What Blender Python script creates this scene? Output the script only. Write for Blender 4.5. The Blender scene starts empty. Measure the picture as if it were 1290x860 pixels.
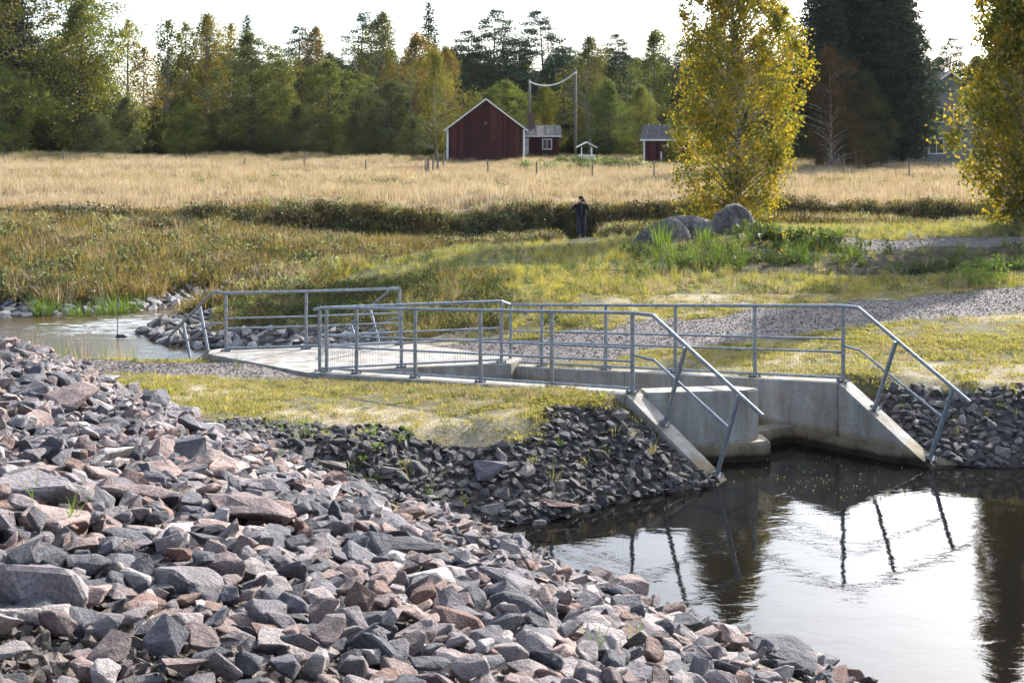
import bpy, bmesh, math, random
import numpy as np
from mathutils import Vector, Matrix, Euler, Quaternion
R = math.radians
sc = bpy.context.scene
col = sc.collection
rnd = random.Random(7)
rng = np.random.default_rng(11)

# ------------------------------------------------------------------ camera
EYE = 4.5
cam_d = bpy.data.cameras.new('camera')
cam = bpy.data.objects.new('camera', cam_d); col.objects.link(cam)
cam.location = (0, 0, EYE)
cam.rotation_euler = (R(90), 0, 0)
cam_d.sensor_width = 36.0
cam_d.lens = 36.0 * 1500 / 1290
cam_d.shift_y = -(430 - 175) / 1290
cam_d.clip_start = 0.1
cam_d.clip_end = 5000
sc.camera = cam
# ------------------------------------------------------------------ light
SUN_AZ, SUN_EL = R(36), R(28)
w = bpy.data.worlds.new('World'); sc.world = w; w.use_nodes = True
nt = w.node_tree; nt.nodes.clear()
sky = nt.nodes.new('ShaderNodeTexSky'); sky.sky_type = 'NISHITA'; sky.sun_disc = False
sky.sun_elevation = SUN_EL; sky.sun_rotation = SUN_AZ
sky.air_density = 1.0; sky.dust_density = 1.2; sky.ozone_density = 1.0; sky.altitude = 60
bg = nt.nodes.new('ShaderNodeBackground'); bg.inputs[1].default_value = 0.13
wo = nt.nodes.new('ShaderNodeOutputWorld')
# thin bright cloud veil over the whole sky, brighter around the sun
tcw = nt.nodes.new('ShaderNodeTexCoord'); dp = nt.nodes.new('ShaderNodeVectorMath'); dp.operation = 'DOT_PRODUCT'
dp.inputs[1].default_value = (math.sin(SUN_AZ) * math.cos(SUN_EL), math.cos(SUN_AZ) * math.cos(SUN_EL), math.sin(SUN_EL))
nt.links.new(tcw.outputs['Generated'], dp.inputs[0])
mx_ = nt.nodes.new('ShaderNodeMath'); mx_.operation = 'MAXIMUM'; mx_.inputs[1].default_value = 0; nt.links.new(dp.outputs['Value'], mx_.inputs[0])
pw = nt.nodes.new('ShaderNodeMath'); pw.operation = 'POWER'; pw.inputs[1].default_value = 6; nt.links.new(mx_.outputs[0], pw.inputs[0])
cn = nt.nodes.new('ShaderNodeTexNoise'); cn.inputs['Scale'].default_value = 2.2; cn.inputs['Detail'].default_value = 5; nt.links.new(tcw.outputs['Generated'], cn.inputs['Vector'])
vm = nt.nodes.new('ShaderNodeMath'); vm.operation = 'MULTIPLY_ADD'; vm.inputs[1].default_value = 21; vm.inputs[2].default_value = .6; nt.links.new(pw.outputs[0], vm.inputs[0])
cm_ = nt.nodes.new('ShaderNodeMapRange'); cm_.inputs[1].default_value = .3; cm_.inputs[2].default_value = .7; cm_.inputs[3].default_value = .7; cm_.inputs[4].default_value = 1.2; nt.links.new(cn.outputs[0], cm_.inputs[0])
vv = nt.nodes.new('ShaderNodeVectorMath'); vv.operation = 'SCALE'; vv.inputs[0].default_value = (.96, .98, 1.0)
vs = nt.nodes.new('ShaderNodeMath'); vs.operation = 'MULTIPLY'; nt.links.new(vm.outputs[0], vs.inputs[0]); nt.links.new(cm_.outputs[0], vs.inputs[1]); nt.links.new(vs.outputs[0], vv.inputs['Scale'])
ad_ = nt.nodes.new('ShaderNodeVectorMath'); nt.links.new(sky.outputs[0], ad_.inputs[0]); nt.links.new(vv.outputs[0], ad_.inputs[1])
nt.links.new(ad_.outputs[0], bg.inputs[0]); nt.links.new(bg.outputs[0], wo.inputs[0])
S = Vector((math.sin(SUN_AZ) * math.cos(SUN_EL), math.cos(SUN_AZ) * math.cos(SUN_EL), math.sin(SUN_EL)))
sl = bpy.data.lights.new('sun', 'SUN'); sl.energy = 5.0; sl.angle = R(0.55); sl.color = (1.0, 0.955, 0.88)
so = bpy.data.objects.new('sun', sl); col.objects.link(so); so.location = S * 200
so.rotation_euler = S.to_track_quat('Z', 'Y').to_euler()
sc.view_settings.view_transform = 'Standard'; sc.view_settings.look = 'None'
sc.view_settings.gamma = 1.0; sc.view_settings.exposure = 1.15
sc.cycles.max_bounces = 6; sc.cycles.diffuse_bounces = 2; sc.cycles.glossy_bounces = 3
sc.cycles.transmission_bounces = 3; sc.cycles.transparent_max_bounces = 4
sc.cycles.sample_clamp_indirect = 6

# ------------------------------------------------------------------ helpers
def tag(o, label=None, cat=None, group=None, kind=None):
    if label: o['label'] = label
    if cat: o['category'] = cat
    if group: o['group'] = group
    if kind: o['kind'] = kind
    return o

def link(name, me, mat=None, parent=None, loc=None, rot=None, smooth=False):
    o = bpy.data.objects.new(name, me); col.objects.link(o)
    if parent is not None: o.parent = parent
    if loc is not None: o.location = loc
    if rot is not None: o.rotation_euler = rot
    if mat is not None:
        me.materials.clear(); me.materials.append(mat)
    if smooth: me.polygons.foreach_set('use_smooth', [True] * len(me.polygons))
    return o

def empty(name, loc=(0, 0, 0), rz=0):
    o = bpy.data.objects.new(name, None); col.objects.link(o)
    o.location = loc; o.rotation_euler = (0, 0, rz); o.empty_display_size = .2
    return o

def mesh(name, V, F):
    me = bpy.data.meshes.new(name); me.from_pydata([tuple(v) for v in V], [], F); me.update(); return me

def mesh_quads(name, V, n):
    """n quads, V is (4n,3)"""
    me = bpy.data.meshes.new(name)
    me.vertices.add(4 * n); me.vertices.foreach_set('co', np.asarray(V, dtype=np.float32).ravel())
    me.loops.add(4 * n); me.loops.foreach_set('vertex_index', np.arange(4 * n, dtype=np.int32))
    me.polygons.add(n); me.polygons.foreach_set('loop_start', np.arange(0, 4 * n, 4, dtype=np.int32))
    me.update(calc_edges=True); return me

class MB:
    def __init__(s): s.V = []; s.F = []
    def add(s, V, F):
        b = len(s.V); s.V += [tuple(v) for v in V]; s.F += [tuple(i + b for i in f) for f in F]
    def box(s, a, b, rz=0, c=(0, 0, 0)):
        V = [(x, y, z) for z in (a[2], b[2]) for y in (a[1], b[1]) for x in (a[0], b[0])]
        cs, sn = math.cos(rz), math.sin(rz)
        V = [(x * cs - y * sn + c[0], x * sn + y * cs + c[1], z + c[2]) for x, y, z in V]
        s.add(V, [(0, 2, 3, 1), (4, 5, 7, 6), (0, 1, 5, 4), (2, 6, 7, 3), (0, 4, 6, 2), (1, 3, 7, 5)])
    def tube(s, path, rad, n=8, caps=True):
        path = [Vector(p) for p in path]
        if not hasattr(rad, '__len__'): rad = [rad] * len(path)
        b = len(s.V); prev = None
        for i, p in enumerate(path):
            if i == 0: t = path[1] - p
            elif i == len(path) - 1: t = p - path[i - 1]
            else: t = (path[i + 1] - p).normalized() + (p - path[i - 1]).normalized()
            t = t.normalized()
            a = Vector((0, 0, 1)) if abs(t.z) < .9 else Vector((1, 0, 0))
            if prev is not None: a = prev
            u = (a - t * a.dot(t)).normalized(); v = t.cross(u); prev = u
            k = 1.0
            if 0 < i < len(path) - 1:
                cc = (path[i + 1] - p).normalized().dot(t); k = 1 / max(cc, .5)
            for j in range(n):
                an = 2 * math.pi * j / n
                s.V.append(tuple(p + (u * math.cos(an) + v * math.sin(an)) * rad[i] * (k if k < 1.2 else 1.1)))
        for i in range(len(path) - 1):
            for j in range(n):
                a_ = b + i * n + j; c_ = b + i * n + (j + 1) % n
                s.F.append((a_, c_, c_ + n, a_ + n))
        if caps:
            s.F.append(tuple(b + j for j in reversed(range(n))))
            s.F.append(tuple(b + (len(path) - 1) * n + j for j in range(n)))
    def prism(s, poly, off):
        """poly: list of 3d points, extruded by vector off"""
        n = len(poly); P = [Vector(p) for p in poly]; Q = [p + Vector(off) for p in P]
        s.add(P + Q, [tuple(range(n)), tuple(reversed(range(n, 2 * n)))] + [(i, i + n, (i + 1) % n + n, (i + 1) % n) for i in range(n)])
    def build(s, name, mat, parent=None, loc=None, rot=None, smooth=False, bevel=0):
        me = mesh(name, s.V, s.F)
        bm = bmesh.new(); bm.from_mesh(me); bmesh.ops.recalc_face_normals(bm, faces=bm.faces)
        if bevel:
            es = [e for e in bm.edges if len(e.link_faces) == 2 and e.calc_face_angle(0) > .3]
            bmesh.ops.bevel(bm, geom=es, offset=bevel, segments=2, affect='EDGES', clamp_overlap=True)
        bm.to_mesh(me); bm.free()
        return link(name, me, mat, parent, loc, rot, smooth)

# ------------------------------------------------------------------ materials
def new_mat(name):
    m = bpy.data.materials.new(name); m.use_nodes = True; m.node_tree.nodes.clear()
    return m, m.node_tree.nodes, m.node_tree.links

def N(nodes, t, **kw):
    n = nodes.new(t)
    for k, v in kw.items():
        if k.startswith('i_'):
            n.inputs[k[2:].replace('_', ' ')].default_value = v
        else: setattr(n, k, v)
    return n

def ramp(nodes, stops, interp='LINEAR'):
    r = nodes.new('ShaderNodeValToRGB'); e = r.color_ramp.elements; r.color_ramp.interpolation = interp
    while len(e) > 1: e.remove(e[-1])
    e[0].position = stops[0][0]; e[0].color = (*stops[0][1], 1)
    for p, c in stops[1:]:
        x = e.new(p); x.color = (*c, 1)
    return r

def mixc(nodes, links, f, a, b, blend='MIX'):
    m = nodes.new('ShaderNodeMix'); m.data_type = 'RGBA'; m.blend_type = blend
    for s_, v in ((0, f), (6, a), (7, b)):
        if hasattr(v, 'is_linked') or hasattr(v, 'links'): links.new(v, m.inputs[s_])
        else: m.inputs[s_].default_value = v if s_ == 0 else (*v, 1)
    return m.outputs[2]

def noise(nodes, links, co, scale, detail=3, rough=.55, dist=0):
    n = nodes.new('ShaderNodeTexNoise'); n.inputs['Scale'].default_value = scale
    n.inputs['Detail'].default_value = detail; n.inputs['Roughness'].default_value = rough
    n.inputs['Distortion'].default_value = dist
    links.new(co, n.inputs['Vector']); return n.outputs[0]

def surf(nodes, links, colr, rough=.8, metal=0, bump=None, bstr=.3, bdist=.02, spec=.3):
    p = nodes.new('ShaderNodeBsdfPrincipled'); o = nodes.new('ShaderNodeOutputMaterial')
    if hasattr(colr, 'links'): links.new(colr, p.inputs['Base Color'])
    else: p.inputs['Base Color'].default_value = (*colr, 1)
    if hasattr(rough, 'links'): links.new(rough, p.inputs['Roughness'])
    else: p.inputs['Roughness'].default_value = rough
    p.inputs['Metallic'].default_value = metal
    p.inputs['Specular IOR Level'].default_value = spec
    if bump is not None:
        b = nodes.new('ShaderNodeBump'); b.inputs['Strength'].default_value = bstr; b.inputs['Distance'].default_value = bdist
        links.new(bump, b.inputs['Height']); links.new(b.outputs[0], p.inputs['Normal'])
    links.new(p.outputs[0], o.inputs[0]); return p

def simple_mat(name, c1, c2, scale=4, rough=.8, metal=0, bstr=.2, bdist=.01, stretch=(1, 1, 1), spec=.3):
    m, n, l = new_mat(name)
    tc = N(n, 'ShaderNodeTexCoord'); mp = N(n, 'ShaderNodeMapping'); mp.inputs['Scale'].default_value = stretch
    l.new(tc.outputs['Object'], mp.inputs[0])
    f = noise(n, l, mp.outputs[0], scale, 5); r = ramp(n, [(.3, c1), (.7, c2)]); l.new(f, r.inputs[0])
    f2 = noise(n, l, mp.outputs[0], scale * 6, 3)
    surf(n, l, r.outputs[0], rough, metal, f2, bstr, bdist, spec); return m

def rock_mat(name, palette, bright=1.0, rough=.8):
    m, n, l = new_mat(name)
    tc = N(n, 'ShaderNodeTexCoord'); oi = N(n, 'ShaderNodeObjectInfo')
    st = [(i / len(palette), tuple(c * bright for c in p)) for i, p in enumerate(palette)]
    r = ramp(n, st, 'CONSTANT'); l.new(oi.outputs['Random'], r.inputs[0])
    ad = N(n, 'ShaderNodeVectorMath', operation='ADD'); l.new(tc.outputs['Object'], ad.inputs[0])
    mu = N(n, 'ShaderNodeMath', operation='MULTIPLY'); mu.inputs[1].default_value = 37.; l.new(oi.outputs['Random'], mu.inputs[0])
    l.new(mu.outputs[0], ad.inputs[1]); co = ad.outputs[0]
    big = noise(n, l, co, 2.2, 4, .6, .6); rb = ramp(n, [(.3, (.62, .60, .62)), (.55, (1.0, .98, .97)), (.75, (1.35, 1.25, 1.2))]); l.new(big, rb.inputs[0])
    c = mixc(n, l, 1.0, r.outputs[0], rb.outputs[0], 'MULTIPLY')
    fine = noise(n, l, co, 34, 3, .7); rf = ramp(n, [(.32, (.35, .35, .38)), (.5, (1, 1, 1)), (.72, (1.6, 1.55, 1.5))]); l.new(fine, rf.inputs[0])
    c = mixc(n, l, .75, c, rf.outputs[0], 'MULTIPLY')
    bm_ = noise(n, l, co, 7, 8, .68, .3)
    surf(n, l, c, rough, 0, bm_, .9, .06, .35); return m

def foliage_mat(name, stops, trans=.45, island=True, objcol=False, rough=.55, tcol=(1.2, 1.15, .65), clumpy=0):
    m, n, l = new_mat(name)
    oi = N(n, 'ShaderNodeObjectInfo')
    r = ramp(n, stops)
    if island:
        g = N(n, 'ShaderNodeNewGeometry')
        a = N(n, 'ShaderNodeMath', operation='MULTIPLY'); a.inputs[1].default_value = .6; l.new(g.outputs['Random Per Island'], a.inputs[0])
        b = N(n, 'ShaderNodeMath', operation='MULTIPLY_ADD'); b.inputs[1].default_value = .4; l.new(oi.outputs['Random'], b.inputs[0]); l.new(a.outputs[0], b.inputs[2])
        if clumpy:
            tc = N(n, 'ShaderNodeTexCoord'); nz = noise(n, l, tc.outputs['Object'], clumpy, 3, .6)
            mr = N(n, 'ShaderNodeMapRange'); mr.inputs[1].default_value = .3; mr.inputs[2].default_value = .7; l.new(nz, mr.inputs[0])
            a.inputs[1].default_value = .45; b.inputs[1].default_value = .55; l.new(mr.outputs[0], b.inputs[0])
        l.new(b.outputs[0], r.inputs[0])
    else: l.new(oi.outputs['Random'], r.inputs[0])
    c = r.outputs[0]
    if objcol: c = mixc(n, l, 1.0, c, oi.outputs['Color'], 'MULTIPLY')
    d = N(n, 'ShaderNodeBsdfDiffuse'); t = N(n, 'ShaderNodeBsdfTranslucent'); mx = N(n, 'ShaderNodeMixShader')
    l.new(c, d.inputs[0])
    tcx = mixc(n, l, 1.0, c, tcol, 'MULTIPLY'); l.new(tcx, t.inputs[0])
    mx.inputs[0].default_value = trans; l.new(d.outputs[0], mx.inputs[1]); l.new(t.outputs[0], mx.inputs[2])
    gl = N(n, 'ShaderNodeBsdfGlossy'); gl.inputs['Roughness'].default_value = rough; gl.inputs[0].default_value = (.8, .8, .8, 1)
    m2 = N(n, 'ShaderNodeMixShader'); m2.inputs[0].default_value = .035
    l.new(mx.outputs[0], m2.inputs[1]); l.new(gl.outputs[0], m2.inputs[2])
    o = N(n, 'ShaderNodeOutputMaterial'); l.new(m2.outputs[0], o.inputs[0]); return m

M = {}
M['stone'] = rock_mat('riprap stone', [(.20, .182, .19), (.14, .132, .145), (.28, .238, .235), (.32, .235, .21), (.09, .092, .105), (.25, .22, .22), (.19, .145, .14), (.42, .38, .365), (.155, .15, .165), (.27, .205, .185), (.10, .10, .11), (.22, .14, .115), (.07, .07, .08), (.31, .27, .26)], 1.08)
M['darkstone'] = rock_mat('dark riprap stone', [(.14, .13, .13), (.105, .10, .105), (.19, .17, .16), (.085, .083, .09), (.16, .14, .13), (.27, .245, .23), (.125, .115, .115)], .86)
M['palestone'] = rock_mat('shore rock', [(.26, .25, .24), (.20, .19, .19), (.33, .31, .29), (.17, .165, .17)], 1.1)
def boulder_mat():
    m, n, l = new_mat('weathered boulder'); tc = N(n, 'ShaderNodeTexCoord'); co = tc.outputs['Object']
    a = noise(n, l, co, 1.6, 6, .65, .8); r = ramp(n, [(.34, (.07, .065, .06)), (.5, (.17, .155, .145)), (.66, (.27, .25, .235))]); l.new(a, r.inputs[0])
    b = noise(n, l, co, 9, 4, .7); rb = ramp(n, [(.35, (.6, .6, .6)), (.6, (1.15, 1.12, 1.1))]); l.new(b, rb.inputs[0]); c = mixc(n, l, 1, r.outputs[0], rb.outputs[0], 'MULTIPLY')
    v = N(n, 'ShaderNodeTexVoronoi', feature='DISTANCE_TO_EDGE'); v.inputs['Scale'].default_value = .9
    dn = N(n, 'ShaderNodeVectorMath', operation='ADD'); l.new(co, dn.inputs[0]); nn = N(n, 'ShaderNodeTexNoise'); nn.inputs['Scale'].default_value = 2.5; l.new(co, nn.inputs['Vector']); l.new(nn.outputs['Color'], dn.inputs[1]); l.new(dn.outputs[0], v.inputs['Vector'])
    rc = ramp(n, [(0, (.25, .25, .25)), (.02, (1, 1, 1))]); l.new(v.outputs['Distance'], rc.inputs[0]); c = mixc(n, l, .9, c, rc.outputs[0], 'MULTIPLY')
    surf(n, l, c, .85, 0, b, 1.0, .08, .25); return m
M['gravel'] = rock_mat('gravel stone', [(.22, .185, .165), (.28, .235, .20), (.18, .16, .145), (.25, .205, .175), (.33, .285, .25)], 1.0)
M['boulder'] = boulder_mat()

def earth_mat(name, c1, c2, c3, s=6, bstr=.6):
    m, n, l = new_mat(name)
    tc = N(n, 'ShaderNodeTexCoord'); co = tc.outputs['Object']
    a = noise(n, l, co, s, 6, .65); r = ramp(n, [(.3, c1), (.5, c2), (.7, c3)]); l.new(a, r.inputs[0])
    v = N(n, 'ShaderNodeTexVoronoi'); v.inputs['Scale'].default_value = s * 5; l.new(co, v.inputs[0])
    r2 = ramp(n, [(0, (.6, .6, .6)), (1, (1.3, 1.3, 1.3))]); l.new(v.outputs['Color'], r2.inputs[0])
    c = mixc(n, l, .8, r.outputs[0], r2.outputs[0], 'MULTIPLY')
    surf(n, l, c, .9, 0, v.outputs['Distance'], bstr, .05, .15); return m
M['bankearth'] = earth_mat('gravelly earth', (.03, .025, .022), (.065, .055, .048), (.11, .095, .085), 7)
M['pathgravel'] = earth_mat('path gravel', (.13, .115, .11), (.20, .175, .165), (.28, .245, .23), 9)

def ground_mat():
    m, n, l = new_mat('ground earth and turf')
    at = N(n, 'ShaderNodeAttribute'); at.attribute_name = 'tint'
    tc = N(n, 'ShaderNodeTexCoord'); co = tc.outputs['Object']
    a = noise(n, l, co, 1.4, 6, .7, .4); r = ramp(n, [(.3, (.62, .62, .55)), (.5, (1, 1, 1)), (.7, (1.35, 1.3, 1.2))]); l.new(a, r.inputs[0])
    c = mixc(n, l, 1.0, at.outputs[0], r.outputs[0], 'MULTIPLY')
    b = noise(n, l, co, 14, 5, .7); r2 = ramp(n, [(.3, (.6, .6, .6)), (.7, (1.3, 1.3, 1.25))]); l.new(b, r2.inputs[0])
    c = mixc(n, l, .8, c, r2.outputs[0], 'MULTIPLY')
    surf(n, l, c, .95, 0, b, .7, .08, .1); return m
M['ground'] = ground_mat()

def water_mat():
    m, n, l = new_mat('river water')
    tc = N(n, 'ShaderNodeTexCoord'); co = tc.outputs['Object']
    mp = N(n, 'ShaderNodeMapping'); mp.inputs['Scale'].default_value = (.75, 1.25, 1); mp.inputs['Rotation'].default_value = (0, 0, -.5); l.new(co, mp.inputs[0])
    sx = N(n, 'ShaderNodeSeparateXYZ'); l.new(co, sx.inputs[0])
    # calm pool on this side of the culvert, rougher flow beyond it
    mr = N(n, 'ShaderNodeMapRange'); mr.inputs[1].default_value = 22; mr.inputs[2].default_value = 27; l.new(sx.outputs[1], mr.inputs[0])
    a = noise(n, l, mp.outputs[0], 1.9, 2, .5, .35); b = noise(n, l, mp.outputs[0], 9, 3, .6, .3)
    mp2 = N(n, 'ShaderNodeMapping'); mp2.inputs['Scale'].default_value = (.45, 1.6, 1); mp2.inputs['Rotation'].default_value = (0, 0, .25); l.new(co, mp2.inputs[0])
    f = noise(n, l, mp2.outputs[0], 3.2, 5, .62, 1.5)
    h1 = N(n, 'ShaderNodeMath', operation='MULTIPLY_ADD'); l.new(b, h1.inputs[0]); h1.inputs[1].default_value = .22; l.new(a, h1.inputs[2])
    b1 = N(n, 'ShaderNodeBump'); b1.inputs['Strength'].default_value = .09; b1.inputs['Distance'].default_value = .045; l.new(h1.outputs[0], b1.inputs['Height'])
    st = N(n, 'ShaderNodeMath', operation='MULTIPLY'); st.inputs[1].default_value = .13; l.new(mr.outputs[0], st.inputs[0])
    b2 = N(n, 'ShaderNodeBump'); b2.inputs['Distance'].default_value = .10; l.new(f, b2.inputs['Height']); l.new(st.outputs[0], b2.inputs['Strength']); l.new(b1.outputs[0], b2.inputs['Normal'])
    # foam streaks where the flow is quick
    dm = N(n, 'ShaderNodeVectorMath', operation='DISTANCE'); dm.inputs[1].default_value = (-9.3, 28.6, 0); l.new(co, dm.inputs[0])
    dr = N(n, 'ShaderNodeMapRange'); dr.inputs[1].default_value = 1.0; dr.inputs[2].default_value = 4.0; dr.inputs[3].default_value = .15; dr.inputs[4].default_value = -.15; l.new(dm.outputs[1], dr.inputs[0])
    fa = N(n, 'ShaderNodeMath', operation='ADD'); l.new(f, fa.inputs[0]); l.new(dr.outputs[0], fa.inputs[1])
    fr = ramp(n, [(.62, (0, 0, 0)), (.72, (.7, .7, .7))]); l.new(fa.outputs[0], fr.inputs[0])
    cc = mixc(n, l, mr.outputs[0], (.008, .007, .006), (.075, .050, .020))  # turbid brown beyond the culvert, also carrying the bank's reflection as base colour
    cc = mixc(n, l, fr.outputs[0], cc, (.5, .52, .54))
    p = surf(n, l, cc, .03, 0, None); l.new(b2.outputs[0], p.inputs['Normal'])
    p.inputs['IOR'].default_value = 1.33; p.inputs['Specular IOR Level'].default_value = .5
    rr = N(n, 'ShaderNodeMath', operation='MULTIPLY_ADD'); rr.inputs[1].default_value = .6; rr.inputs[2].default_value = .025; l.new(fr.outputs[0], rr.inputs[0]); l.new(rr.outputs[0], p.inputs['Roughness'])
    return m
M['water'] = water_mat()

def concrete_mat():
    m, n, l = new_mat('weathered concrete')
    tc = N(n, 'ShaderNodeTexCoord'); co = tc.outputs['Object']
    mp = N(n, 'ShaderNodeMapping'); mp.inputs['Scale'].default_value = (2.2, 2.2, .25); l.new(co, mp.inputs[0])
    st = noise(n, l, mp.outputs[0], 2.0, 5, .6, .3); r = ramp(n, [(.32, (.23, .215, .195)), (.5, (.33, .32, .30)), (.68, (.41, .40, .38))]); l.new(st, r.inputs[0])
    g = noise(n, l, co, 26, 4, .7); rg = ramp(n, [(.3, (.8, .8, .8)), (.7, (1.12, 1.12, 1.12))]); l.new(g, rg.inputs[0])
    c = mixc(n, l, 1, r.outputs[0], rg.outputs[0], 'MULTIPLY')
    mp3 = N(n, 'ShaderNodeMapping'); mp3.inputs['Scale'].default_value = (1.3, 1.3, .5); mp3.inputs['Location'].default_value = (3, 7, 0); l.new(co, mp3.inputs[0])
    s3_ = noise(n, l, mp3.outputs[0], 1.6, 4, .65, .8); r3 = ramp(n, [(.42, (1, 1, 1)), (.6, (.82, .72, .60)), (.75, (.62, .54, .45))]); l.new(s3_, r3.inputs[0]); c = mixc(n, l, .8, c, r3.outputs[0], 'MULTIPLY')
    sx = N(n, 'ShaderNodeSeparateXYZ'); l.new(co, sx.inputs[0])
    wob = noise(n, l, co, 2.5, 4, .6)
    za = N(n, 'ShaderNodeMath', operation='MULTIPLY_ADD'); za.inputs[1].default_value = -.16; l.new(wob, za.inputs[0]); l.new(sx.outputs[2], za.inputs[2])
    # wet, algae-dark band just above the water and a brown tide mark over it
    rz = ramp(n, [(0, (.10, .08, .06)), (.5, (.10, .08, .06)), (.55, (.62, .50, .36)), (.66, (.85, .74, .6)), (.72, (1, 1, 1))])
    mr = N(n, 'ShaderNodeMapRange'); mr.inputs[1].default_value = -.5; mr.inputs[2].default_value = .5; l.new(za.outputs[0], mr.inputs[0]); l.new(mr.outputs[0], rz.inputs[0])
    c = mixc(n, l, 1, c, rz.outputs[0], 'MULTIPLY')
    surf(n, l, c, .85, 0, g, .25, .01, .25); return m
M['concrete'] = concrete_mat()
M['steel'] = simple_mat('galvanised steel', (.16, .18, .21), (.34, .36, .39), 14, .45, .5, .1, .003)
M['redwood'] = simple_mat('red ochre painted boards', (.050, .020, .022), (.078, .028, .029), 2.5, .85, 0, .4, .02, (6, 6, .3), .1)
_m = M['redwood'].node_tree; _p = [x for x in _m.nodes if x.type == 'BSDF_PRINCIPLED'][0]; _g = _m.nodes.new('ShaderNodeNewGeometry')
_r = ramp(_m.nodes, [(0, (.62, .6, .6)), (.6, (1, 1, 1)), (1, (1.5, 1.35, 1.3))]); _m.links.new(_g.outputs['Random Per Island'], _r.inputs[0])
_m.links.new(mixc(_m.nodes, _m.links, 1.0, _p.inputs['Base Color'].links[0].from_socket, _r.outputs[0], 'MULTIPLY'), _p.inputs['Base Color'])
M['white'] = simple_mat('weathered white paint', (.5, .5, .5), (.72, .72, .7), 5, .7)
M['roofgrey'] = simple_mat('grey brown roofing', (.07, .06, .055), (.14, .12, .105), 5, .8)
M['glass'] = simple_mat('window glass', (.015, .018, .02), (.03, .035, .04), 2, .08, 0, 0, .001, spec=.5)
M['brick'] = simple_mat('chimney brick', (.10, .06, .05), (.17, .11, .09), 9, .9)
M['greywood'] = simple_mat('weathered grey wood', (.10, .09, .08), (.19, .17, .15), 8, .9, 0, .4, .01, (3, 3, .4))
M['house'] = simple_mat('grey render', (.12, .13, .145), (.17, .18, .195), 2, .9)
M['bark'] = simple_mat('dark bark', (.035, .03, .026), (.09, .075, .06), 4, .95, 0, .8, .04, (3, 3, .6))
M['pinebark'] = simple_mat('pine bark', (.10, .055, .03), (.17, .09, .05), 4, .95, 0, .8, .04, (3, 3, .6))
def birch_bark():
    m, n, l = new_mat('birch bark')
    tc = N(n, 'ShaderNodeTexCoord'); mp = N(n, 'ShaderNodeMapping'); mp.inputs['Scale'].default_value = (2, 2, 7); l.new(tc.outputs['Object'], mp.inputs[0])
    f = noise(n, l, mp.outputs[0], 2.2, 4, .6); r = ramp(n, [(.42, (.05, .04, .035)), (.52, (.42, .38, .33)), (.8, (.55, .52, .47))]); l.new(f, r.inputs[0])
    surf(n, l, r.outputs[0], .8, 0, f, .3, .02); return m
M['birchbark'] = birch_bark()
# ------------------------------------------------------------------ terrain shape
def pxd(px, d): return (px - 645) / 1500 * d
def zat(py, d): return EYE - (py - 175) / 1500 * d
U1 = np.array((.772, -.635)); N1 = np.array((.635, .772))      # near culvert wall: downstream direction, normal towards channel
U2 = np.array((.735, -.679)); N2 = np.array((.679, .735))      # far culvert wall: normal away from channel
A0 = np.array((1.67, 16.5)); B0 = np.array((4.84, 17.4))
UW = np.array((.70, -.714))                                     # far wing
TL = .17
a_in = lambda s: tuple(A0 + U1 * s - N1 * .07)
b_in = lambda s: tuple(B0 + (U2 if s <= 0 else UW) * s + N2 * .07)
LV = np.array((-.74, .67)); L1 = np.array((-5.43, 22.6)); L3 = np.array((-2.2, 23.3))
WALL = 60.0
shore = [  # x, y, slope of the land along the edge that starts here
    (40, -8, .45), (17.4, -8, .45), (10.8, 0, .45), (2.63, 10, .45), (1.51, 11.07, .45), (.76, 12.05, .45), (.04, 13.1, .5), (-.45, 13.7, .62),
    (.5, 14.06, .66), (1.54, 14.9, .8), (2.4, 15.35, .62), (*a_in(1.5), WALL), (*a_in(0.0), WALL), (*a_in(-6.5), WALL), (L1[0] + .12, L1[1] + .1, WALL), (-6.4, 23.55, .3),
    (-7.5, 23.7, .3), (-10, 23.9, .3), (-16, 24.5, .3), (-45, 27, .3), (-45, 31, .16), (-20, 30, .16), (-12.9, 30.0, .17), (-9.5, 31.4, .15),
    (-8.7, 33.2, .15), (-8.2, 32.8, .3), (-8.2, 31, .22), (-8.8, 27.6, .22), (-7.2, 25.7, .2), (-5, 25.2, .25), (-3.5, 24.5, .5), (-3.2, 24.1, WALL),
    (L3[0] - .12, L3[1] - .12, WALL), (*b_in(-6.7), WALL), (*b_in(0), .9), (*b_in(1.45), .5), (6.2, 16.35, .62), (8, 16.3, .62), (13, 16.2, .6), (25, 16, .5), (45, 15, .5)]
SP = np.array([(a, b) for a, b, c in shore]); SS = np.array([c for a, b, c in shore])
def poly_inside(P, x, y):
    ins = np.zeros(x.shape, bool); n = len(P)
    for i in range(n):
        x0, y0 = P[i]; x1, y1 = P[(i + 1) % n]
        if y0 == y1: continue
        c = ((y0 > y) != (y1 > y)) & (x < (x1 - x0) * (y - y0) / (y1 - y0) + x0)
        ins ^= c
    return ins
def seg_d(x, y, p, q):
    px, py = p; dx, dy = q[0] - px, q[1] - py; L = dx * dx + dy * dy
    t = np.clip(((x - px) * dx + (y - py) * dy) / L, 0, 1)
    return np.hypot(x - px - t * dx, y - py - t * dy)
def line_d(x, y, pts): return np.min([seg_d(x, y, pts[i], pts[i + 1]) for i in range(len(pts) - 1)], axis=0)
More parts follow.
